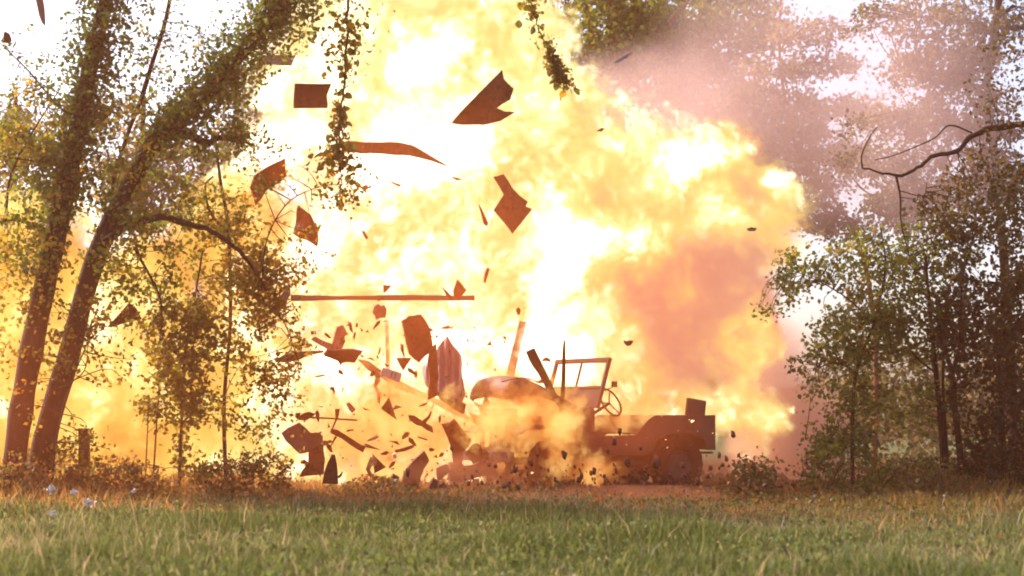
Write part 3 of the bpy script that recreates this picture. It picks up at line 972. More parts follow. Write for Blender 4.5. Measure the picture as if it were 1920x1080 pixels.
def fire_mat(name, ells, sigma, edge=(0.0, 0.5), nscale=0.66, namp=1.8, hamp=2.2, warp=0.45, step=0.3, glow=1.0, hbias=0.0, heat_ramp=None):
    m, t = new_mat(name)
    f, heat, p2 = ellipsoid_field(t, ells, warp, wd=4.0)
    def bil(sc, det):
        return t.m('ABSOLUTE', t.m('SUBTRACT', t.noise(p2, sc, det, 0.5), 0.5))
    a1, a2, a3 = bil(nscale, 0.0), bil(nscale * 2.3, 0.0), bil(nscale * 5.2, 4.0)
    disp = t.m('MULTIPLY_ADD', a1, 0.9, t.m('MULTIPLY_ADD', a2, 0.5, t.m('MULTIPLY', a3, 0.85)))
    nn = t.m('SUBTRACT', disp, 0.215)
    d = t.maprange(t.m('MULTIPLY_ADD', nn, namp, f), edge[0], edge[1], 0.0, sigma, True)
    lo = t.m('SUBTRACT', t.noise(p2, nscale * 0.65, 3.0, 0.6), 0.5)
    hh = t.m('ADD', t.m('ADD', heat, t.m('MULTIPLY', lo, 1.35)), t.m('MULTIPLY', nn, hamp))
    hh = t.m('ADD', hh, t.m('MULTIPLY_ADD', f, 0.22, hbias - 0.06), None, True)
    c = t.ramp(hh, heat_ramp or HEAT)
    em = t.n('ShaderNodeEmission')
    t.put(em.inputs[0], c)
    t.put(em.inputs[1], t.m('MULTIPLY', d, glow / EXPO))
    ab = t.n('ShaderNodeVolumeAbsorption')
    ab.inputs[0].default_value = (0, 0, 0, 1)
    t.put(ab.inputs[1], d)
    a = t.n('ShaderNodeAddShader')
    t.t.links.new(em.outputs[0], a.inputs[0])
    t.t.links.new(ab.outputs[0], a.inputs[1])
    t.vol(a.outputs[0])
    m.cycles.volume_step_rate = step
    return m


def smoke_mat(name, ells, density, color, edge=(-0.05, 0.5), nscale=0.6, namp=0.7, warp=0.5, step=0.5, aniso=0.0):
    m, t = new_mat(name)
    f, heat, p2 = ellipsoid_field(t, ells, warp)
    n1 = t.noise(p2, nscale, 4.0, 0.58)
    d = t.maprange(t.m('MULTIPLY_ADD', t.m('SUBTRACT', n1, 0.5), namp, f), edge[0], edge[1], 0.0, density, True)
    d = t.m('MULTIPLY', d, heat)
    pv = t.n('ShaderNodeVolumePrincipled')
    pv.inputs['Color'].default_value = (*color, 1)
    t.put(pv.inputs['Density'], d)
    pv.inputs['Anisotropy'].default_value = aniso
    t.vol(pv.outputs[0])
    m.cycles.volume_step_rate = step
    return m


FIRE = ell_world([
    # px, py, Y, rx, ry, depth radius, heat
    (760, 230, 28.5, 270, 330, 1.9, 0.71),
    (640, 120, 28.5, 150, 170, 1.4, 0.66),
    (900, 60, 28.7, 170, 150, 1.4, 0.58),
    (860, 560, 28.3, 360, 340, 2.0, 0.70),
    (1060, 330, 28.7, 190, 190, 1.6, 0.60),
    (1180, 450, 28.5, 220, 200, 1.7, 0.60),
    (1290, 370, 28.7, 170, 130, 1.4, 0.54),
    (1400, 400, 28.8, 120, 120, 1.1, 0.46),
    (1455, 440, 28.8, 75, 80, 0.7, 0.36),
    (1385, 270, 28.8, 55, 50, 0.6, 0.32),
    (1330, 520, 27.5, 140, 85, 0.9, 0.10),
    (1250, 540, 27.3, 125, 85, 0.9, 0.12),
    (1310, 630, 27.4, 125, 110, 0.9, 0.13),
    (1410, 600, 28.2, 70, 90, 0.8, 0.12),
    (1130, 730, 28.4, 230, 160, 1.6, 0.58),
    (1400, 780, 28.6, 80, 85, 0.8, 0.46),
    (700, 820, 28.0, 270, 140, 1.6, 0.52),
])
LFIRE = ell_world([
    (150, 690, 29.5, 270, 250, 1.5, 0.60),
    (420, 740, 29.3, 240, 210, 1.6, 0.62),
    (330, 490, 29.5, 120, 95, 0.9, 0.60),
    (60, 490, 29.5, 150, 130, 1.0, 0.50),
    (480, 470, 29.2, 130, 150, 1.2, 0.58),
    (120, 840, 29.2, 260, 80, 1.3, 0.48),
])
VEIL = ell_world([
    (985, 800, 24.4, 120, 105, 0.75, 0.42),
    (1055, 830, 23.6, 60, 90, 0.40, 0.56),
    (960, 765, 23.2, 125, 85, 0.5, 0.46),
    (1155, 785, 25.3, 52, 42, 0.35, 0.62),
    (1235, 765, 25.7, 80, 30, 0.35, 0.55),
    (760, 800, 25.8, 250, 160, 0.7, 0.42),
    (1110, 885, 24.2, 80, 36, 0.5, 0.36),
])
fb = domain('fireball', FIRE, fire_mat('fire_main', FIRE, 5.0))
tag(fb, 'huge yellow white fireball bursting behind the jeep, orange at its right edge', 'fire')
fb = domain('ground_fire', LFIRE, fire_mat('fire_left', LFIRE, 5.0, hbias=-0.15, heat_ramp=GOLD))
tag(fb, 'yellow orange wall of flame behind the leaning trunks and leafy saplings', 'fire')
fb = domain('flame', VEIL, fire_mat('fire_front', VEIL, 2.0, edge=(0.05, 0.6), nscale=1.5, namp=3.6, hamp=3.2, warp=0.25, step=0.2, hbias=-0.08, heat_ramp=THINHEAT), 1.2, 0.18)
tag(fb, 'thin flames licking over the jeep bonnet and the broken boards', 'fire')

LOW = ell_world([
    (1480, 810, 29.6, 130, 140, 1.3, 1.0),
    (1430, 680, 29.8, 90, 90, 1.0, 0.8),
])
sm = domain('smoke_bank', LOW, smoke_mat('salmon_smoke', LOW, 1.5, (0.95, 0.50, 0.38), edge=(-0.05, 0.4)), 1.2, 0.35)
tag(sm, 'salmon smoke bank hugging the ground right of the jeep', 'smoke')
THIN = ell_world([  # added scattering veil, coloured orange to imitate the glow around the fire
    (780, 560, 23.4, 470, 480, 0.8, 1.0),
    (1180, 620, 23.8, 330, 300, 0.8, 0.9),
    (1120, 820, 23.4, 330, 130, 0.8, 1.5),
    (240, 720, 22.4, 440, 290, 0.6, 0.6),
    (560, 300, 22.6, 160, 260, 0.5, 0.7),
])
sm = domain('glow_veil', THIN, smoke_mat('orange_glow_veil', THIN, 0.22, (0.99, 0.24, 0.05), edge=(-0.05, 0.6), nscale=0.5, namp=0.4, warp=0.3, step=0.8, aniso=0.5), 1.15, 0.4)
tag(sm, 'added thin orange veil imitating the glow in front of the fire and wreckage', 'smoke')

SMOKE = ell_world([
    (1340, 230, 31.5, 260, 210, 2.0, 1.0),
    (1150, 200, 31.0, 130, 110, 1.4, 0.9),
    (1560, 290, 30.5, 260, 250, 2.0, 0.6),
    (1740, 220, 27.0, 260, 330, 1.6, 0.6),
    (1480, 40, 31.0, 300, 170, 1.8, 0.4),
])
sm = domain('smoke_cloud', SMOKE, smoke_mat('pink_smoke', SMOKE, 0.50, (0.98, 0.66, 0.62), edge=(-0.05, 0.9)), 1.2, 0.35)
tag(sm, 'pale pink smoke drifting off the fireball over the right-hand trees', 'smoke')
DUST = ell_world([
    (1120, 952, 22.2, 470, 36, 0.9, 1.9),
    (960, 890, 23.6, 300, 50, 0.6, 0.9),
    (1440, 890, 23.4, 180, 60, 0.6, 0.8),
    (1180, 810, 23.9, 130, 60, 0.35, 0.15),
    (1750, 930, 23.0, 80, 60, 0.5, 0.9),
])
sm = domain('dust_cloud', DUST, smoke_mat('red_dust', DUST, 0.8, (0.98, 0.44, 0.24), nscale=1.2, warp=0.25, aniso=0.45), 1.2, 0.2)
tag(sm, 'low reddish dust kicked up along the ground in front of the jeep', 'dust')

# ------------------------------------------------------------------ the jeep (local x forward, y to its left, z up)
JA = R(32)
jeep = tag(empty('military_jeep', (2.02, 25.53, 0)), 'open military jeep facing left, bonnet blown open, engulfed in flames', 'jeep')
jeep.rotation_euler = (0, 0, math.pi + JA)
JP, JD = M['jeep_paint'], M['jeep_dark']
# tub: two sides, rear panel, floor
for sy in (1, -1):
    side = [(-0.62, 0.62), (-0.62, 1.12), (0.44, 1.12), (0.56, 1.06), (0.78, 0.86), (0.86, 0.84), (1.42, 0.84), (1.50, 0.92), (1.52, 1.20), (1.70, 1.20), (1.72, 0.58), (0.62, 0.56), (0.50, 0.62), (0.42, 0.78), (0.20, 0.86), (-0.20, 0.86), (-0.40, 0.78), (-0.46, 0.62)]
    b = MB().prism([(x, sy * 0.70, z) for x, z in side], (0, sy * 0.03, 0))
    o = b.build('side_panel', JP, jeep, bevel=0.006)
b = MB().box((-0.605, 0, 0.87), (0.03, 1.39, 0.5))
b.build('rear_panel', JP, jeep, bevel=0.006)
b = MB().box((0.5, 0, 0.58), (2.2, 1.38, 0.03))
b.box((0.05, 0, 0.86), (1.2, 1.38, 0.02))
b.build('floor_pan', JD, jeep)
for sy in (0.35, -0.35):
    MB().box((0.62, sy, 0.73), (0.45, 0.44, 0.13)).box((0.62, sy, 0.64), (0.40, 0.40, 0.06)).build('seat', JD, jeep, bevel=0.02)
MB().box((0, 0, 0.12), (0.34, 0.06, 0.26), Matrix.Rotation(-0.14, 3, 'Y')).build('rear_seat', JP, jeep, bevel=0.02).location = (-0.40, 0.55, 1.10)
# cowl and dashboard
MB().prism([(1.47, -0.70, 0.60), (1.47, -0.70, 1.20), (1.52, -0.70, 1.235), (1.70, -0.70, 1.20), (1.70, -0.70, 0.60)], (0, 1.40, 0)).build('cowl', JP, jeep, bevel=0.008)
# windshield: frame, divider, lower solid panel, glass
ws = empty('windshield', (1.40, 0, 1.22))
ws.parent = jeep
ws.rotation_euler = (0, R(-17), 0)
H, W_ = 0.70, 0.66
for (c, s_, nm) in [((0, W_, H / 2), (0.05, 0.045, H), 'frame'), ((0, -W_, H / 2), (0.05, 0.045, H), 'frame'), ((0, 0, H), (0.055, 2 * W_ + 0.045, 0.06), 'frame'),
                    ((0, 0, 0.30), (0.045, 2 * W_ - 0.05, 0.035), 'frame'), ((0.003, 0, 0.49), (0.03, 0.022, 0.36), 'divider'), ((0, 0, 0.14), (0.02, 2 * W_ - 0.05, 0.28), 'lower_panel')]:
    MB().box(c, s_).build(nm, JP, ws, bevel=0.004)
gmat, t = new_mat('glass_clear')
gl = t.n('ShaderNodeBsdfGlossy')
gl.inputs['Roughness'].default_value = 0.05
tp = t.n('ShaderNodeBsdfTransparent')
tp.inputs[0].default_value = (0.93, 0.93, 0.9, 1)
mx = t.n('ShaderNodeMixShader')
mx.inputs[0].default_value = 0.06
t.t.links.new(tp.outputs[0], mx.inputs[1])
t.t.links.new(gl.outputs[0], mx.inputs[2])
t.surf(mx.outputs[0])
for sy in (1, -1):
    MB().box((0, sy * 0.325, 0.49), (0.006, 0.60, 0.32)).build('pane', gmat, ws)
# steering wheel and column
sw = empty('steering_wheel', (0.98, 0.38, 1.30))
sw.parent = jeep
sw.rotation_euler = (0, R(-62), 0)
ring = [(0.21 * math.cos(a), 0.21 * math.sin(a), 0) for a in np.linspace(0, 2 * math.pi, 33)]
MB().tube(ring, 0.014, 8, False).build('rim', JD, sw, smooth=True)
b = MB()
for a in (0.5, 2.6, 4.7):
    b.tube([(0, 0, -0.03), (0.21 * math.cos(a), 0.21 * math.sin(a), 0)], 0.009, 6)
b.build('spokes', JD, sw)
MB().tube([(0, 0, -0.02), (0, 0, -0.6)], [0.022, 0.022], 8).build('column', JD, sw)
# mirror on the windshield post
MB().tube([(1.30, 0.69, 1.46), (1.22, 0.74, 1.50), (1.19, 0.76, 1.54)], 0.008, 6).box((1.19, 0.77, 1.55), (0.03, 0.10, 0.08)).build('mirror', JD, jeep)
# bonnet, sprung open from the cowl, rounded at the front
prof = [(1.56, 1.20, 0.62), (1.85, 1.34, 0.60), (2.15, 1.49, 0.57), (2.40, 1.60, 0.54), (2.56, 1.635, 0.52), (2.68, 1.60, 0.50), (2.76, 1.51, 0.48), (2.79, 1.41, 0.46), (2.77, 1.35, 0.45)]
skirt = [0.08, 0.10, 0.14, 0.20, 0.24, 0.24, 0.16, 0.06, 0.0]
cross = [(-1.0, 1.0), (-1.0, 0.35), (-0.97, 0.08), (-0.86, -0.02), (-0.45, -0.07), (0, -0.09), (0.45, -0.07), (0.86, -0.02), (0.97, 0.08), (1.0, 0.35), (1.0, 1.0)]
vv, ff = [], []
NW, npf = len(cross), len(prof)
for ly in (0, 1):
    for (x, z, hw), sk in zip(prof, skirt):
        for (s_, dn) in cross:
            vv.append((x - ly * 0.015, s_ * (hw - ly * 0.012), z - (dn * sk if dn > 0.3 else dn * 0.35) - ly * 0.015))
for ly in (0, 1):
    o0 = ly * npf * NW
    for i in range(npf - 1):
        for k in range(NW - 1):
            q = (o0 + i * NW + k, o0 + i * NW + k + 1, o0 + (i + 1) * NW + k + 1, o0 + (i + 1) * NW + k)
            ff.append(q if ly == 0 else q[::-1])
o1 = npf * NW
e = (npf - 1) * NW
for i in range(npf - 1):
    ff.append((i * NW, (i + 1) * NW, o1 + (i + 1) * NW, o1 + i * NW))
    ff.append((i * NW + NW - 1, o1 + i * NW + NW - 1, o1 + (i + 1) * NW + NW - 1, (i + 1) * NW + NW - 1))
for k in range(NW - 1):
    ff.append((k, o1 + k, o1 + k + 1, k + 1))
    ff.append((e + k, e + k + 1, o1 + e + k + 1, o1 + e + k))
MB().add(vv, ff).build('bonnet', JP, jeep, smooth=True)
# nose: grille with slots and headlights
gx_ = 2.60
g = empty('grille', (gx_, 0, 0.62))
g.parent = jeep
MB().box((0, 0, 0.56), (0.04, 0.94, 0.06)).box((0, 0, 0.03), (0.04, 0.94, 0.06)).box((0, 0.435, 0.295), (0.036, 0.07, 0.47)).box((0, -0.435, 0.295), (0.036, 0.07, 0.47)).build('surround', JP, g)
for k in range(8):
    MB().box((0, -0.21 + 0.06 * k, 0.295), (0.032, 0.026, 0.47)).build('bar', JP, g, bevel=0.004)
MB().box((-0.06, 0, 0.295), (0.03, 0.5, 0.46)).build('radiator', JD, g)
for sy in (0.325, -0.325):
    MB().tube([(gx_ - 0.03, sy, 1.0), (gx_ + 0.03, sy, 1.0)], [0.10, 0.095], 16).build('headlight', M['galvanised'], jeep, smooth=False)
# front wings, engine block, bumper, frame rails, axles
for sy in (1, -1):
    pr = [(1.72, 0.60), (1.72, 0.98), (1.80, 1.00), (2.60, 0.98), (2.68, 0.90), (2.68, 0.86), (2.58, 0.93), (2.45, 0.93), (1.80, 0.94), (1.77, 0.60)]
    MB().prism([(x, sy * 0.46, z) for x, z in pr], (0, sy * 0.27, 0)).build('wing', JP, jeep, bevel=0.006)
    MB().box((1.05, sy * 0.36, 0.50), (3.3, 0.06, 0.10)).build('chassis_rail', JD, jeep)
MB().box((2.10, 0, 0.80), (0.62, 0.40, 0.42)).box((2.1, 0.05, 1.06), (0.5, 0.2, 0.10)).build('engine', JD, jeep, bevel=0.03)
MB().box((2.78, 0, 0.56), (0.06, 1.30, 0.14)).build('front_bumper', JP, jeep, bevel=0.01)
for x in (0.0, 2.06):
    MB().tube([(x, -0.6, 0.38), (x, -0.1, 0.38), (x, 0.1, 0.38), (x, 0.6, 0.38)], [0.04, 0.05, 0.05, 0.04], 8).tube([(x, -0.13, 0.38), (x, 0, 0.38), (x, 0.13, 0.38)], [0.06, 0.13, 0.06], 10).build('axle', JD, jeep)
MB().tube([(0.1, 0.1, 0.40), (1.6, 0.1, 0.55)], 0.03, 8).tube([(0.35, 0.5, 0.44), (1.2, 0.5, 0.40), (1.5, 0.4, 0.42)], 0.028, 8).build('drive_shaft', JD, jeep)


def wheel(parent, loc, rot=(0, 0, 0)):
    w = empty('wheel', loc)
    w.parent = parent
    w.rotation_euler = rot
    prof_ = [(0.205, 0.08), (0.26, 0.112), (0.355, 0.122), (0.398, 0.105), (0.412, 0.07), (0.415, 0), (0.412, -0.07), (0.398, -0.105), (0.355, -0.122), (0.26, -0.112), (0.205, -0.08)]
    n_ = 40
    vv, ff = [], []
    for i in range(n_):
        a = 2 * math.pi * i / n_
        for j, (r_, y_) in enumerate(prof_):
            lug = 0.014 if (3 <= j <= 7 and i % 2 == 0) else 0.0
            vv.append(((r_ + lug) * math.cos(a), y_, (r_ + lug) * math.sin(a)))
    m_ = len(prof_)
    for i in range(n_):
        i2 = (i + 1) % n_
        for j in range(m_ - 1):
            ff.append((i * m_ + j, i * m_ + j + 1, i2 * m_ + j + 1, i2 * m_ + j))
    MB().add(vv, ff).build('tyre', M['rubber'], w)
    b_ = MB()
    b_.tube([(0, 0.075, 0), (0, 0.06, 0), (0, 0.03, 0), (0, -0.07, 0)], [0.205, 0.19, 0.14, 0.205], 24)
    b_.tube([(0, 0.03, 0), (0, 0.085, 0)], [0.05, 0.045], 12)
    b_.build('rim', JP, w)
    return w


for x in (0.0, 2.06):
    for sy in (0.60, -0.60):
        wheel(jeep, (x, sy, 0.41), (0, 0, 0 if sy > 0 else math.pi))

# ------------------------------------------------------------------ flying wreckage
def plate(name, label, cat, poly, Y, mat, th=0.025, tilt=(0.0, 0.0), rough=0.6, group=None, rag=None, bend=1.0):
    """A broken board: outline at depth Y, leaning in depth by tilt (metres per 100 px), real thickness."""
    cx = sum(p[0] for p in poly) / len(poly)
    cy_ = sum(p[1] for p in poly) / len(poly)
    pts = []
    n_ = len(poly)
    rr = random.Random(int(cx * 7 + cy_ * 13))
    for i in range(n_):
        a, b = poly[i], poly[(i + 1) % n_]
        L = math.hypot(b[0] - a[0], b[1] - a[1])
        k = max(1, int(L / 14))
        ragged = rag is None or i in rag
        for j in range(k):
            f = j / k
            jt = 0 if j == 0 else (rough if ragged else 0.15)
            pts.append((a[0] + (b[0] - a[0]) * f + rr.gauss(0, 1) * jt, a[1] + (b[1] - a[1]) * f + rr.gauss(0, 1) * jt))
    wp = [P(x, y, Y + (x - cx) / 100 * tilt[0] + (y - cy_) / 100 * tilt[1]) for x, y in pts]
    c = sum(wp, Vector()) / len(wp)
    e1 = (P(cx + 50, cy_, Y + 0.5 * tilt[0]) - P(cx, cy_, Y))
    e2 = (P(cx, cy_ + 50, Y + 0.5 * tilt[1]) - P(cx, cy_, Y))
    nrm = e1.cross(e2).normalized()
    if nrm.y < 0:
        nrm = -nrm
    o = MB().prism(wp, nrm * th).build(name, mat, None, loc=tuple(c))
    if bend:
        import bmesh
        bm = bmesh.new()
        bm.from_mesh(o.data)
        bmesh.ops.triangulate(bm, faces=bm.faces[:])
        size = max((p - c).length for p in wp)
        for _ in range(2):
            le = [e for e in bm.edges if e.calc_length() > max(0.07, size * 0.28)]
            if le:
                bmesh.ops.subdivide_edges(bm, edges=le, cuts=1)
                bmesh.ops.triangulate(bm, faces=bm.faces[:])
        ax = (e1.normalized() * rr.uniform(-1, 1) + e2.normalized() * rr.uniform(-1, 1)).normalized()
        ax2 = nrm.cross(ax)
        k1, k2, ph = rr.uniform(-0.35, 0.35), rr.uniform(-0.15, 0.15), rr.uniform(0, 6)
        for vv_ in bm.verts:
            a_, b_ = vv_.co.dot(ax) / size, vv_.co.dot(ax2) / size
            vv_.co += nrm * size * bend * (k1 * a_ * a_ + k2 * b_ * b_ + 0.06 * math.sin(5 * a_ + 3 * b_ + ph))
        bm.to_mesh(o.data)
        bm.free()
    if label:
        tag(o, label, cat, group)
    return o


def plate_straight(*a, **k):
    return plate(*a, bend=0.0, **k)


def stick(pxs, w):
    """thin outline along a px polyline, w px wide"""
    L, Rr = [], []
    for i, p in enumerate(pxs):
        a, b = pxs[max(i - 1, 0)], pxs[min(i + 1, len(pxs) - 1)]
        dx_, dy_ = b[0] - a[0], b[1] - a[1]
        l = math.hypot(dx_, dy_) or 1
        ww = w[i] if hasattr(w, '__len__') else w
        L.append((p[0] - dy_ / l * ww / 2, p[1] + dx_ / l * ww / 2))
        Rr.append((p[0] + dy_ / l * ww / 2, p[1] - dx_ / l * ww / 2))
    return L + Rr[::-1]


PW, CH, LU, GB, RS = M['plywood'], M['charred_wood'], M['lumber'], M['grey_board'], M['rust_sheet']
WR = 'pieces of wreckage in the air'
plate('plywood_panel', 'squarish dark brown panel beside the long hanging vine', 'panel', [(550, 157), (621, 157), (611, 180), (612, 203), (551, 203)], 23.6, CH, 0.03, (0.3, 0.1), 1.0, WR, [1, 2])
plate('torn_panel', 'large torn wedge-shaped panel with a notched right end, highest in the fireball centre', 'panel', [(840, 234), (936, 134), (941, 150), (960, 168), (955, 188), (931, 203), (945, 209), (963, 212), (940, 226), (905, 236), (862, 236)], 24.2, PW, 0.03, (-0.3, 0.3), 1.4, WR, [2, 3, 4, 5, 6, 7])
plate('curved_board', 'long dark board bending down to a point, across the white of the fire', 'board', [(650, 263), (700, 265), (745, 267), (772, 272), (800, 284), (822, 296), (845, 309), (836, 307), (812, 299), (790, 295), (770, 292), (740, 291), (715, 287), (652, 284)], 24.6, PW, 0.04, (0.2, 0.0), 0.5, WR)
plate('plywood_panel', 'dark leaning panel half hidden in leaves left of the hanging vine', 'panel', [(466, 350), (476, 330), (500, 315), (531, 295), (537, 330), (505, 352), (490, 372), (475, 382)], 23.9, CH, 0.03, (0.4, 0.3), 1.0, WR)
plate('plywood_panel', 'dark kite-shaped panel standing on end left of the fireball centre', 'panel', [(556, 386), (577, 403), (594, 428), (590, 463), (549, 438)], 23.8, CH, 0.03, (-0.5, 0.2), 0.8, WR)
plate('broken_sign_panel', 'diamond-shaped brown panel with a short stub on top', 'panel', [(928, 328), (945, 325), (960, 354), (972, 366), (990, 378), (986, 386), (998, 392), (961, 438), (926, 393), (945, 364)], 24.3, PW, 0.03, (0.2, -0.2), 1.2, WR, [3, 4, 5])
plate('plank', 'short orange plank end at the upper left rim of the fireball', 'plank', [(480, 105), (505, 103), (555, 103), (548, 122), (515, 121), (482, 122)], 26.6, LU, 0.03, (0.3, 0), 0.8, WR)
plate('board', 'dark upright board with clipped corners above the corrugated sheet', 'board', [(755, 600), (765, 595), (768, 591), (790, 588), (806, 615), (816, 662), (805, 662), (797, 668), (790, 677), (770, 662), (762, 640)], 24.0, PW, 0.035, (0.4, -0.2), 0.8, WR, [7, 8])
plate('plank', 'narrow dark plank hanging upright along the corrugated sheet left edge', 'plank', [(808, 655), (818, 645), (821, 690), (822, 742), (803, 750), (805, 705), (803, 680)], 23.9, PW, 0.04, (0.2, 0.1), 0.7, WR)
plate('plank', 'dark red plank under the lower end of the corrugated sheet', 'plank', [(818, 735), (835, 738), (852, 746), (873, 757), (870, 777), (848, 765), (826, 750)], 24.2, CH, 0.035, (0.2, 0), 0.7, WR)
plate('tray_board', 'dark tapering board lying flat, tipped towards us below the pinkish rag', 'board', [(613, 656), (680, 659), (665, 680), (650, 678), (637, 684), (634, 678), (608, 668)], 23.9, CH, 0.035, (0.2, 0.4), 0.6, WR)
plate('metal_blade', 'grey lance-shaped sheet among leaves left of the dark tapering board', 'sheet', [(515, 676), (530, 667), (548, 661), (580, 659), (607, 658), (606, 662), (578, 668), (560, 676), (538, 680), (520, 679)], 23.7, GB, 0.012, (0.3, 0.5), 0.5, WR)
plate('metal_blade', 'grey slanting sheet at the left end of the long pale beam', 'sheet', [(548, 530), (547, 553), (532, 575), (520, 590), (511, 588), (520, 560), (535, 545)], 23.7, GB, 0.012, (0.4, 0.2), 0.5, WR)
plate('rag', 'limp reddish rag above the dark tapering board', 'rag', [(633, 613), (644, 610), (649, 617), (653, 628), (647, 630), (646, 642), (640, 657), (628, 657), (626, 642), (629, 625)], 25.3, M['cloth'], 0.03, (0.6, 0.3), 1.5, WR)
plate('plank', 'short reddish plank sloping into the pinkish rag', 'plank', [(582, 636), (590, 631), (612, 641), (628, 646), (641, 657), (620, 658)], 25.3, M['cloth'], 0.03, (0.3, 0), 0.7, WR)
plate('crumpled_sheet', 'small crumpled reddish square below the long pale beam', 'sheet', [(702, 575), (706, 572), (711, 570), (714, 575), (722, 573), (725, 580), (724, 597), (714, 596), (706, 600), (704, 592), (699, 587)], 25.2, M['cloth'], 0.03, (0.4, 0.3), 1.2, WR)
plate_straight('long_beam', 'long straight pale red beam lying level across the fire', 'beam', [(545, 553), (640, 555), (760, 553), (890, 554), (890, 563), (760, 563), (640, 562), (545, 564)], 25.9, RS, 0.07, (0.05, 0), 0.3, WR)
plate('splinter', 'pointed splinter against the right end of the long beam', 'splinter', [(828, 537), (838, 546), (850, 558), (846, 562), (836, 553)], 24.4, CH, 0.02, (0, 0), 0.4, WR)
plate('chip', 'five-sided brown chip at the right end of the long beam', 'chip', [(858, 524), (867, 533), (875, 544), (868, 553), (861, 560), (852, 556), (850, 545)], 24.4, PW, 0.02, (0.3, 0), 0.6, WR)
plate('chip', 'small triangular red chip above the long beam', 'chip', [(719, 534), (735, 535), (728, 543), (720, 550)], 24.6, CH, 0.02, (0.3, 0), 0.6, WR)
plate('splinter', 'slim upright splinter above the right end of the long beam', 'splinter', [(912, 502), (917, 505), (914, 520), (909, 531), (906, 529), (909, 515)], 24.6, PW, 0.02, (0.3, 0), 0.3, WR)
plate('splinter', 'dark needle-shaped splinter left of the diamond-shaped panel', 'splinter', [(898, 382), (903, 390), (916, 418), (914, 424), (908, 420)], 24.6, PW, 0.02, (0.3, 0), 0.3, WR)
plate('splinter', 'tiny splinter under the tip of the curved board', 'splinter', [(846, 331), (858, 333), (868, 337), (857, 338)], 24.6, PW, 0.02, (0.3, 0), 0.3, WR)
plate('splinter', 'tiny slanting splinter under the middle of the curved board', 'splinter', [(729, 338), (742, 343), (753, 347), (749, 350), (738, 345)], 24.6, PW, 0.02, (0.3, 0), 0.3, WR)
plate('chip', 'little ragged chip right beside the lower end of the hanging vine', 'chip', [(676, 351), (684, 347), (688, 346), (692, 352), (687, 357), (680, 355)], 24.6, PW, 0.02, (0.3, 0), 0.6, WR)
plate('chip', 'short brown sliver below the ragged chip, over the white core', 'chip', [(679, 433), (683, 433), (691, 446), (688, 449), (683, 443)], 24.6, PW, 0.02, (0.3, 0), 0.3, WR)
plate('long_plank', 'long pale orange plank running down from the tapering board towards the jeep', 'plank', [(668, 672), (692, 677), (725, 700), (755, 716), (800, 738), (862, 771), (905, 792), (946, 812), (945, 818), (900, 799), (850, 777), (795, 747), (740, 725), (715, 708), (690, 694)], 26.2, LU, 0.04, (0.1, 0), 0.7, WR)
plate_straight('upright_post', 'pale upright post standing in the flames left of the jeep', 'post', [(722, 596), (728, 596), (731, 700), (736, 790), (737, 880), (726, 880), (727, 780), (724, 690)], 26.9, LU, 0.09, (0, 0), 0.3, 'posts of the burst shed')
plate_straight('upright_post', 'shorter pale upright post right of the other post', 'post', [(763, 720), (769, 720), (769, 800), (763, 800)], 26.9, LU, 0.08, (0, 0), 0.3, 'posts of the burst shed')
plate_straight('crossbar', 'pale crossbar nailed between the two upright posts', 'bar', [(712, 738), (750, 741), (752, 746), (714, 745)], 26.75, LU, 0.04, (0, 0), 0.3, 'posts of the burst shed')
plate('strip', 'jagged orange strip of wood left of the printed card', 'strip', [(696, 690), (712, 702), (713, 715), (706, 725), (714, 738), (712, 760), (707, 752), (707, 738), (700, 724), (704, 708)], 25.6, M['cloth'], 0.03, (0, 0), 0.8, WR)
# printed card
c = plate_straight('printed_card', 'small pale lilac card with a faint printed block, in mid-air', 'card', [(718, 689), (754, 700), (749, 718), (713, 703)], 23.9, M['white_bit'], 0.008, (0.2, 0.2), 0.2)
for poly in ([(720, 692), (730, 695), (727, 704), (718, 701)], [(735, 697), (737, 697.6), (733.5, 708), (731.5, 707.3)], [(742, 699.5), (743.5, 700), (740, 710.5), (738.5, 710)]):
    q = plate_straight('print', None, None, poly, 23.885, GB, 0.004, (0.2, 0.2), 0.1)
    q.parent = c
    q.location = q.location - c.location
# corrugated sheet
def corrugated():
    left = [(838, 630), (822, 650), (808, 676), (792, 690), (800, 725), (825, 742)]
    right = [(839, 630), (850, 648), (865, 668), (867, 705), (872, 738), (862, 758)]
    nr, nc = 16, 41
    Lp, Rp = smooth_path(left, nr), smooth_path(right, nr)
    vv, ff = [], []
    c = P(832, 700, 24.3)
    for ly in (0, 1):
        for i in range(nr):
            for j in range(nc):
                f = j / (nc - 1)
                x, y = Lp[i] * (1 - f) + Rp[i] * f
                wv = 0.05 * math.sin((x - 790) / 80 * 2 * math.pi * 6.5)
                bend = 0.25 * ((x - 832) / 40) ** 2 - 0.2 * (y - 700) / 60
                vv.append(P(x + random.uniform(-.4, .4) * (j in (0, nc - 1)), y, 24.3 + wv + bend + ly * 0.006) - c)
    for ly in (0, 1):
        for i in range(nr - 1):
            for j in range(nc - 1):
                a = ly * nr * nc + i * nc + j
                q = (a, a + 1, a + nc + 1, a + nc)
                ff.append(q if ly else q[::-1])
    o = MB().add(vv, ff).build('corrugated_sheet', M['galvanised'], None, smooth=True)
    o.location = c
    tag(o, 'torn corrugated metal sheet, pinkish grey, left of the jeep bonnet', 'sheet', WR)


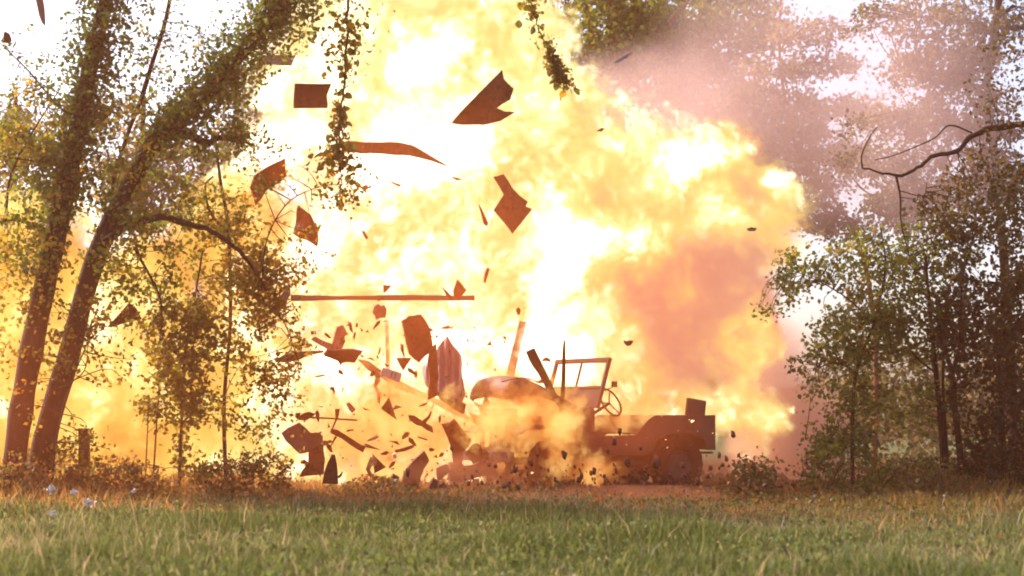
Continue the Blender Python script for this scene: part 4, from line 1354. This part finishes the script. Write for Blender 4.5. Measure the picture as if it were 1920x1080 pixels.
corrugated()
plate('plank', 'purple brown plank with a spur, flying below the pale upright posts', 'plank', [(765, 778), (777, 779), (792, 789), (802, 781), (807, 771), (809, 772), (806, 784), (799, 793), (811, 800), (813, 812), (800, 806), (790, 799), (781, 797), (768, 788)], 24.1, CH, 0.03, (0.2, 0), 0.5, WR)
plate_straight('rod', 'thin straight rod lying level at the left of the blast', 'rod', stick([(553, 781), (610, 784), (670, 788)], 3.4), 24.4, CH, 0.02, (0.1, 0), 0.2, WR)
plate('lump', 'dark lump of debris on the left end of the thin rod', 'lump', [(556, 784), (568, 775), (580, 772), (592, 776), (585, 782), (575, 788), (562, 788)], 24.3, CH, 0.06, (0.2, 0), 1.0, WR)
plate('stick', 'dark forked stick standing across the thin rod', 'stick', [(628, 767), (638, 766), (634, 784), (630, 792), (625, 804), (622, 803), (629, 786)], 24.4, CH, 0.03, (0.1, 0), 0.6, WR)
plate('plank', 'stout dark plank sloping down to the right, under the forked stick', 'plank', [(621, 804), (633, 806), (660, 823), (686, 838), (681, 849), (658, 835), (640, 822), (620, 812)], 24.0, CH, 0.04, (0.2, 0.1), 0.6, WR)
plate('splinter', 'thin splinter below the stout sloping plank', 'splinter', stick([(630, 819), (620, 836)], [4, 1.5]), 24.2, CH, 0.02, (0, 0), 0.2, WR)
plate('sheet', 'broad brownish sheet with torn upper edge, low at the left of the blast', 'sheet', [(527, 812), (540, 804), (562, 793), (575, 804), (583, 812), (596, 810), (604, 816), (606, 834), (598, 845), (580, 848), (562, 852), (548, 838), (535, 826)], 24.3, RS, 0.02, (0.3, 0.2), 1.4, WR)
plate('sheet', 'curved red brown sheet hanging under the broad torn sheet', 'sheet', [(580, 842), (606, 834), (610, 860), (607, 889), (580, 891), (562, 893), (568, 880), (578, 868)], 24.2, PW, 0.02, (0.3, -0.2), 0.8, WR)
plate('stake', 'dark tapered stake standing upright in the weeds at the left', 'stake', [(622, 852), (628, 852), (632, 870), (634, 908), (604, 907), (608, 885), (614, 868)], 23.4, CH, 0.06, (0.1, 0), 0.6, WR)
plate('slab', 'tall bent brown slab leaning right, standing in the weeds', 'slab', [(795, 845), (801, 855), (805, 864), (795, 878), (788, 895), (784, 925), (752, 925), (754, 905), (760, 884), (778, 862)], 23.7, PW, 0.05, (0.3, 0.1), 1.0, WR)
plate('chunk', 'small black chunk hovering right of the tall bent slab', 'chunk', [(820, 878), (832, 872), (839, 870), (843, 885), (833, 894), (822, 902), (820, 890)], 23.8, CH, 0.08, (0.2, 0), 1.0, WR)
plate('sheet', 'large brown sheet standing on its narrow end left of the jeep nose', 'sheet', [(828, 795), (840, 792), (852, 785), (868, 805), (885, 825), (880, 838), (867, 848), (866, 872), (850, 880), (848, 850), (840, 822)], 24.2, PW, 0.03, (0.3, 0.2), 1.0, WR)
plate('plank', 'dark plank tilted right, propped against the large brown sheet', 'plank', [(874, 851), (888, 833), (894, 832), (902, 838), (918, 860), (936, 888), (922, 904), (915, 893), (888, 868)], 24.0, CH, 0.05, (0.3, 0), 0.8, WR)
plate('board', 'brown board lying across the tilted dark plank', 'board', [(868, 877), (888, 872), (900, 865), (918, 866), (928, 878), (934, 888), (905, 893), (880, 899)], 23.8, PW, 0.04, (0.2, 0.2), 0.6, WR)
plate('crate_fragment', 'broken crate corner at the foot of the large brown sheet', 'fragment', [(848, 872), (868, 872), (882, 880), (886, 898), (872, 905), (860, 906), (844, 902)], 23.9, PW, 0.12, (0.3, 0.2), 1.2, WR)
plate('block', 'small dark upright block right of the wreckage heap', 'block', [(951, 865), (962, 864), (956, 891), (943, 890)], 23.7, CH, 0.08, (0, 0), 0.6, WR)
plate('block', 'little dark block below the brown board', 'block', [(886, 899), (898, 898), (897, 913), (886, 914)], 23.6, CH, 0.08, (0, 0), 0.6, WR)
plate('slab', 'pale brown flat slab lying in the weeds at the foot of the heap', 'slab', [(813, 898), (828, 906), (846, 914), (880, 916), (886, 930), (850, 938), (800, 934), (806, 915)], 23.5, RS, 0.04, (0.2, 0.5), 1.2, WR)
plate('slab', 'dark wedge lying in the weeds left of the tall bent slab', 'slab', [(712, 920), (724, 907), (738, 891), (748, 896), (742, 910), (730, 920)], 23.4, CH, 0.05, (0.2, 0.3), 1.0, WR)
plate('scrap', 'white scrap beside the dark wedge in the weeds', 'scrap', [(713, 916), (721, 911), (727, 917), (722, 923), (714, 923)], 23.2, M['white_bit'], 0.02, (0.2, 0.3), 0.8, WR)
plate('scrap', 'pale lilac scrap at the left end of the dark club', 'scrap', [(736, 853), (741, 850), (744, 856), (739, 861)], 23.9, M['white_bit'], 0.02, (0.2, 0.3), 0.5, WR)
plate('club', 'short dark club-like piece over the lower flames', 'stick', [(740, 844), (755, 840), (775, 834), (777, 839), (760, 846), (742, 849)], 24.0, CH, 0.03, (0.1, 0), 0.6, WR)
plate('sheet', 'pink twisted strip in the orange glow right of the stake', 'strip', [(695, 857), (702, 856), (700, 872), (694, 880), (699, 892), (702, 898), (694, 896), (686, 880), (690, 868)], 25.2, RS, 0.02, (0.2, 0), 0.8, WR)
plate('brick_chunk', 'little orange tilted block above the stout sloping plank', 'block', [(650, 757), (655, 754), (668, 768), (661, 774), (655, 768)], 25.2, M['cloth'], 0.05, (0.2, 0), 0.5, WR)
plate('plank', 'pale yellow plank standing steeply in the flames left of the jeep windshield', 'plank', [(974, 602), (988, 603), (976, 655), (964, 707), (949, 707), (961, 655)], 26.6, LU, 0.04, (0.1, 0), 0.4, WR)
plate('plank', 'dark purple plank falling steeply towards the jeep windshield', 'plank', [(981, 658), (995, 651), (1012, 678), (1030, 708), (1044, 738), (1056, 768), (1050, 774), (1034, 744), (1020, 716), (1000, 688)], 23.6, M['jeep_dark'], 0.03, (0.3, 0.1), 0.4, WR)
plate('splinter', 'small dark spur beside the falling purple plank', 'splinter', [(1003, 717), (1016, 711), (1028, 710), (1028, 715), (1014, 719)], 23.7, CH, 0.02, (0.2, 0), 0.4, WR)
plate_straight('wire', 'thin curved wire above the jeep bonnet', 'wire', stick([(940, 716), (960, 711), (980, 708), (996, 711), (1008, 716)], 2.2), 23.6, CH, 0.01, (0.1, 0), 0.0, WR)
plate_straight('pole', 'thin dark upright pole in front of the jeep windshield', 'pole', stick([(1058.5, 638), (1057.5, 660), (1057, 700), (1055, 740), (1051, 775)], [3.5, 6, 7.5, 8, 7]), 23.4, CH, 0.05, (0, 0), 0.25, WR)
plate('chip', 'dark mushroom-shaped chip left of the upright pole', 'chip', [(1015, 678), (1020, 672), (1025, 669), (1031, 673), (1034, 679), (1025, 677)], 24.0, CH, 0.03, (0.2, 0), 0.4, WR)
plate('clod', 'dark winged clod high above the jeep rear', 'clod', [(1170, 638), (1176, 640), (1181, 638), (1188, 639), (1184, 646), (1178, 649), (1173, 645)], 24.0, CH, 0.05, (0.2, 0), 0.6, WR)
plate('clod', 'flat reddish clod in the right part of the fireball', 'clod', [(1400, 429), (1408, 426), (1419, 428), (1416, 433), (1406, 433)], 25.5, M['cloth'], 0.04, (0.2, 0), 0.5, WR)
plate('clod', 'small reddish fleck at the fireball upper right shoulder', 'clod', [(1120, 245), (1127, 240), (1134, 240), (1129, 246)], 25.5, M['cloth'], 0.04, (0.2, 0), 0.5, WR)
plate('splinter', 'pale streak of wood before the reddish tall trunk', 'splinter', [(1150, 119), (1165, 108), (1182, 99), (1186, 98), (1175, 108), (1160, 117)], 27, GB, 0.02, (0.2, 0), 0.5, WR)
plate('board', 'dark three-cornered board low among the left flames', 'board', [(203, 614), (222, 590), (243, 568), (256, 578), (266, 598), (240, 604), (215, 613)], 25.5, CH, 0.03, (0.3, 0.2), 1.0, WR)
plate('fence_post', 'short dark post stump before the left ground fire', 'post', [(146, 803), (165, 803), (166, 838), (165, 900), (148, 900), (147, 836)], 24.4, CH, 0.12, (0, 0), 0.5)
plate('strip', 'red strip falling past the sky at the top left', 'strip', [(66, -8), (80, -10), (84, 15), (86, 50), (80, 44), (74, 30)], 22.5, M['cloth'], 0.02, (0.3, 0.2), 0.8, WR)
plate('clod', 'dark oval clod against the sky at the left edge', 'clod', [(6, 66), (10, 59), (16, 62), (20, 74), (14, 81), (8, 78)], 22.5, CH, 0.06, (0, 0), 0.5, WR)
plate('slab', 'grey slab end sticking up from the dust before the jeep', 'slab', [(1112, 914), (1130, 918), (1126, 935), (1120, 952), (1104, 950), (1108, 932)], 23.1, RS, 0.05, (0.2, 0.2), 0.8, WR)
plate('scrap', 'grey flat scrap on the grass edge below the jeep', 'scrap', [(1080, 962), (1092, 955), (1110, 958), (1100, 970), (1084, 970)], 21.5, GB, 0.03, (0.1, 0.6), 0.8, WR)
plate('scrap', 'white curled scrap in the weeds at the right', 'scrap', [(1645, 958), (1653, 962), (1660, 972), (1662, 979), (1655, 973), (1648, 966)], 21, M['white_bit'], 0.02, (0.1, 0.4), 0.4, WR)
plate('scrap', 'red brown scrap in the near grass at the right', 'scrap', [(1612, 1056), (1618, 1050), (1627, 1056), (1622, 1062)], 14.2, RS, 0.02, (0.1, 0.4), 0.4, WR)
plate('twig', 'bent dark twig sticking up from the near grass', 'twig', stick([(1455, 1005), (1470, 1028), (1484, 1050), (1490, 1078)], [1.5, 2, 2.4, 3]), 13.5, M['twig'], 0.01, (0, 0), 0.0, WR)

nb = 260
fx_, fy_ = rng.uniform(560, 960, nb), rng.uniform(600, 925, nb)
cc = PA(fx_, fy_, rng.uniform(23.6, 25.4, nb))
sz = rng.gamma(1.4, 0.012, nb) + 0.006
V = cc[:, None, :] + rng.normal(size=(nb, 4, 3)) * sz[:, None, None] * rng.uniform(0.3, 1.6, (nb, 1, 3))
T = (np.arange(nb)[:, None, None] * 4 + np.array([(0, 1, 2), (0, 2, 3), (0, 3, 1), (1, 3, 2)])[None]).reshape(-1, 3)
tag(np_mesh('splinters', V.reshape(-1, 3), T, CH), 'fine spray of wood splinters among the flying boards', 'splinters', kind='stuff')
ANCH = [('the forked stick', 628, 785, 14, 20), ('the stout sloping plank', 652, 826, 34, 24), ('the dark tapering board', 643, 668, 38, 16), ('the broad torn sheet', 566, 822, 42, 32), ('the dark tapered stake', 620, 880, 17, 30),
        ('the tall bent slab', 780, 885, 26, 42), ('the small black chunk', 831, 887, 13, 17), ('the large brown sheet', 856, 838, 30, 48), ('the dark upright block', 952, 878, 12, 15), ('the printed card', 734, 703, 22, 16),
        ('the purple brown plank', 789, 792, 26, 20), ('the pinkish rag', 639, 636, 15, 24), ('the crumpled reddish square', 712, 585, 14, 15), ('the club-like piece', 759, 842, 20, 9), ('the steep pale yellow plank', 968, 655, 20, 54),
        ('the corrugated sheet', 832, 695, 42, 66), ('the dark wedge in the weeds', 730, 906, 20, 17)]
used_at = set()
DIRS = [('above', 0, -1), ('left of', -1, 0), ('below', 0, 1), ('right of', 1, 0)]
for k in range(34):
    an, ax_, ay_, hw_, hh_ = ANCH[k % 17]
    dn, ux, uy = DIRS[(k % 17 + (0 if k < 17 else 2) + (k % 5 == 0)) % 4]
    if ay_ > 860 and uy > 0:
        dn, ux, uy = DIRS[0]
    q_ = 0
    while (an, dn) in used_at:
        dn, ux, uy = DIRS[(0, 1, 3)[q_]]
        q_ += 1
    used_at.add((an, dn))
    x_, y_ = ax_ + ux * (hw_ + rng.uniform(9, 18)) + uy * rng.uniform(-8, 8), ay_ + uy * (hh_ + rng.uniform(9, 18)) + ux * rng.uniform(-8, 8)
    L_, a_, w_ = rng.uniform(5, 12), rng.uniform(0, 3.14), rng.uniform(1.5, 4.5)
    ca, sa = math.cos(a_), math.sin(a_)
    poly = [(x_ + ca * u_ - sa * v_, y_ + sa * u_ + ca * v_) for u_, v_ in [(-L_, -w_ * .3), (-L_ * .2, -w_), (L_, -w_ * .2), (L_ * .7, w_ * .6), (-L_ * .5, w_)]]
    plate('shard', 'small dark wood shard in the air just %s %s' % (dn, an), 'shard', poly, rng.uniform(23.6, 25.0), CH if k % 3 else PW, 0.02, (rng.uniform(-.5, .5), rng.uniform(-.5, .5)), 0.8, 'small shards flying left of the jeep', bend=0.0)
em_, t = new_mat('ember_glow')
e_ = t.n('ShaderNodeEmission')
e_.inputs[0].default_value = (1.0, 0.62, 0.28, 1)
e_.inputs[1].default_value = 3.0 / EXPO
t.surf(e_.outputs[0])
nb = 60
cc = PA(np.concatenate([rng.uniform(900, 1380, 40), rng.uniform(600, 950, 20)]), rng.uniform(780, 925, nb), rng.uniform(23.3, 24.2, nb))
V = cc[:, None, :] + rng.normal(size=(nb, 4, 3)) * (rng.gamma(1.5, 0.0028, nb) + 0.002)[:, None, None]
T = (np.arange(nb)[:, None, None] * 4 + np.array([(0, 1, 2), (0, 2, 3), (0, 3, 1), (1, 3, 2)])[None]).reshape(-1, 3)
tag(np_mesh('embers', V.reshape(-1, 3), T, em_), 'scatter of glowing embers low in the blast', 'embers', kind='stuff')
# loose branch thrown through the middle (leafy lower boughs left of the jeep are part of the saplings)
# thrown clods of earth: nobody could count them
nb = 1300
cxs = np.concatenate([rng.normal(1130, 160, nb // 2), rng.uniform(820, 1540, nb - nb // 2)])
cys = 945 - np.abs(rng.normal(0, 42, nb))
Ys = rng.uniform(22.6, 24.3, nb)
cc = PA(cxs, cys, Ys)
cc[:, 2] = np.maximum(cc[:, 2], 0.02)
sz = rng.gamma(1.3, 0.0145, nb) + 0.006
tet = unit(np.array([(1, 1, 1), (1, -1, -1), (-1, 1, -1), (-1, -1, 1), (0.2, 0.1, -1.2), (-0.3, 0.2, 1.1)], float))
from itertools import combinations
hull = [(0, 1, 5), (1, 3, 5), (3, 2, 5), (2, 0, 5), (0, 4, 1), (1, 4, 3), (3, 4, 2), (2, 4, 0)]
V = cc[:, None, :] + tet[None] * sz[:, None, None] * rng.uniform(0.5, 1.3, (nb, 6, 3))
T = (np.arange(nb)[:, None, None] * 6 + np.array(hull)[None]).reshape(-1, 3)
tag(np_mesh('dirt_clods', V.reshape(-1, 3), T, M['soil']), 'spray of dark earth clods thrown up around the jeep wheels', 'dirt', kind='stuff')


# ------------------------------------------------------------------ added haze box, tinted warm to imitate glare and lift the darks
hz = new_mat('glare_haze')
pv = hz[1].n('ShaderNodeVolumePrincipled')
pv.inputs['Color'].default_value = (1.0, 0.37, 0.19, 1)
pv.inputs['Density'].default_value = 0.0017
pv.inputs['Anisotropy'].default_value = 0.5
hz[1].vol(pv.outputs[0])
hb = MB().box((0, 50, 7.0), (130, 122, 16.4)).build('haze', hz[0])
tag(hb, 'added thin warm haze imitating glare over the clearing', 'haze', kind='stuff')
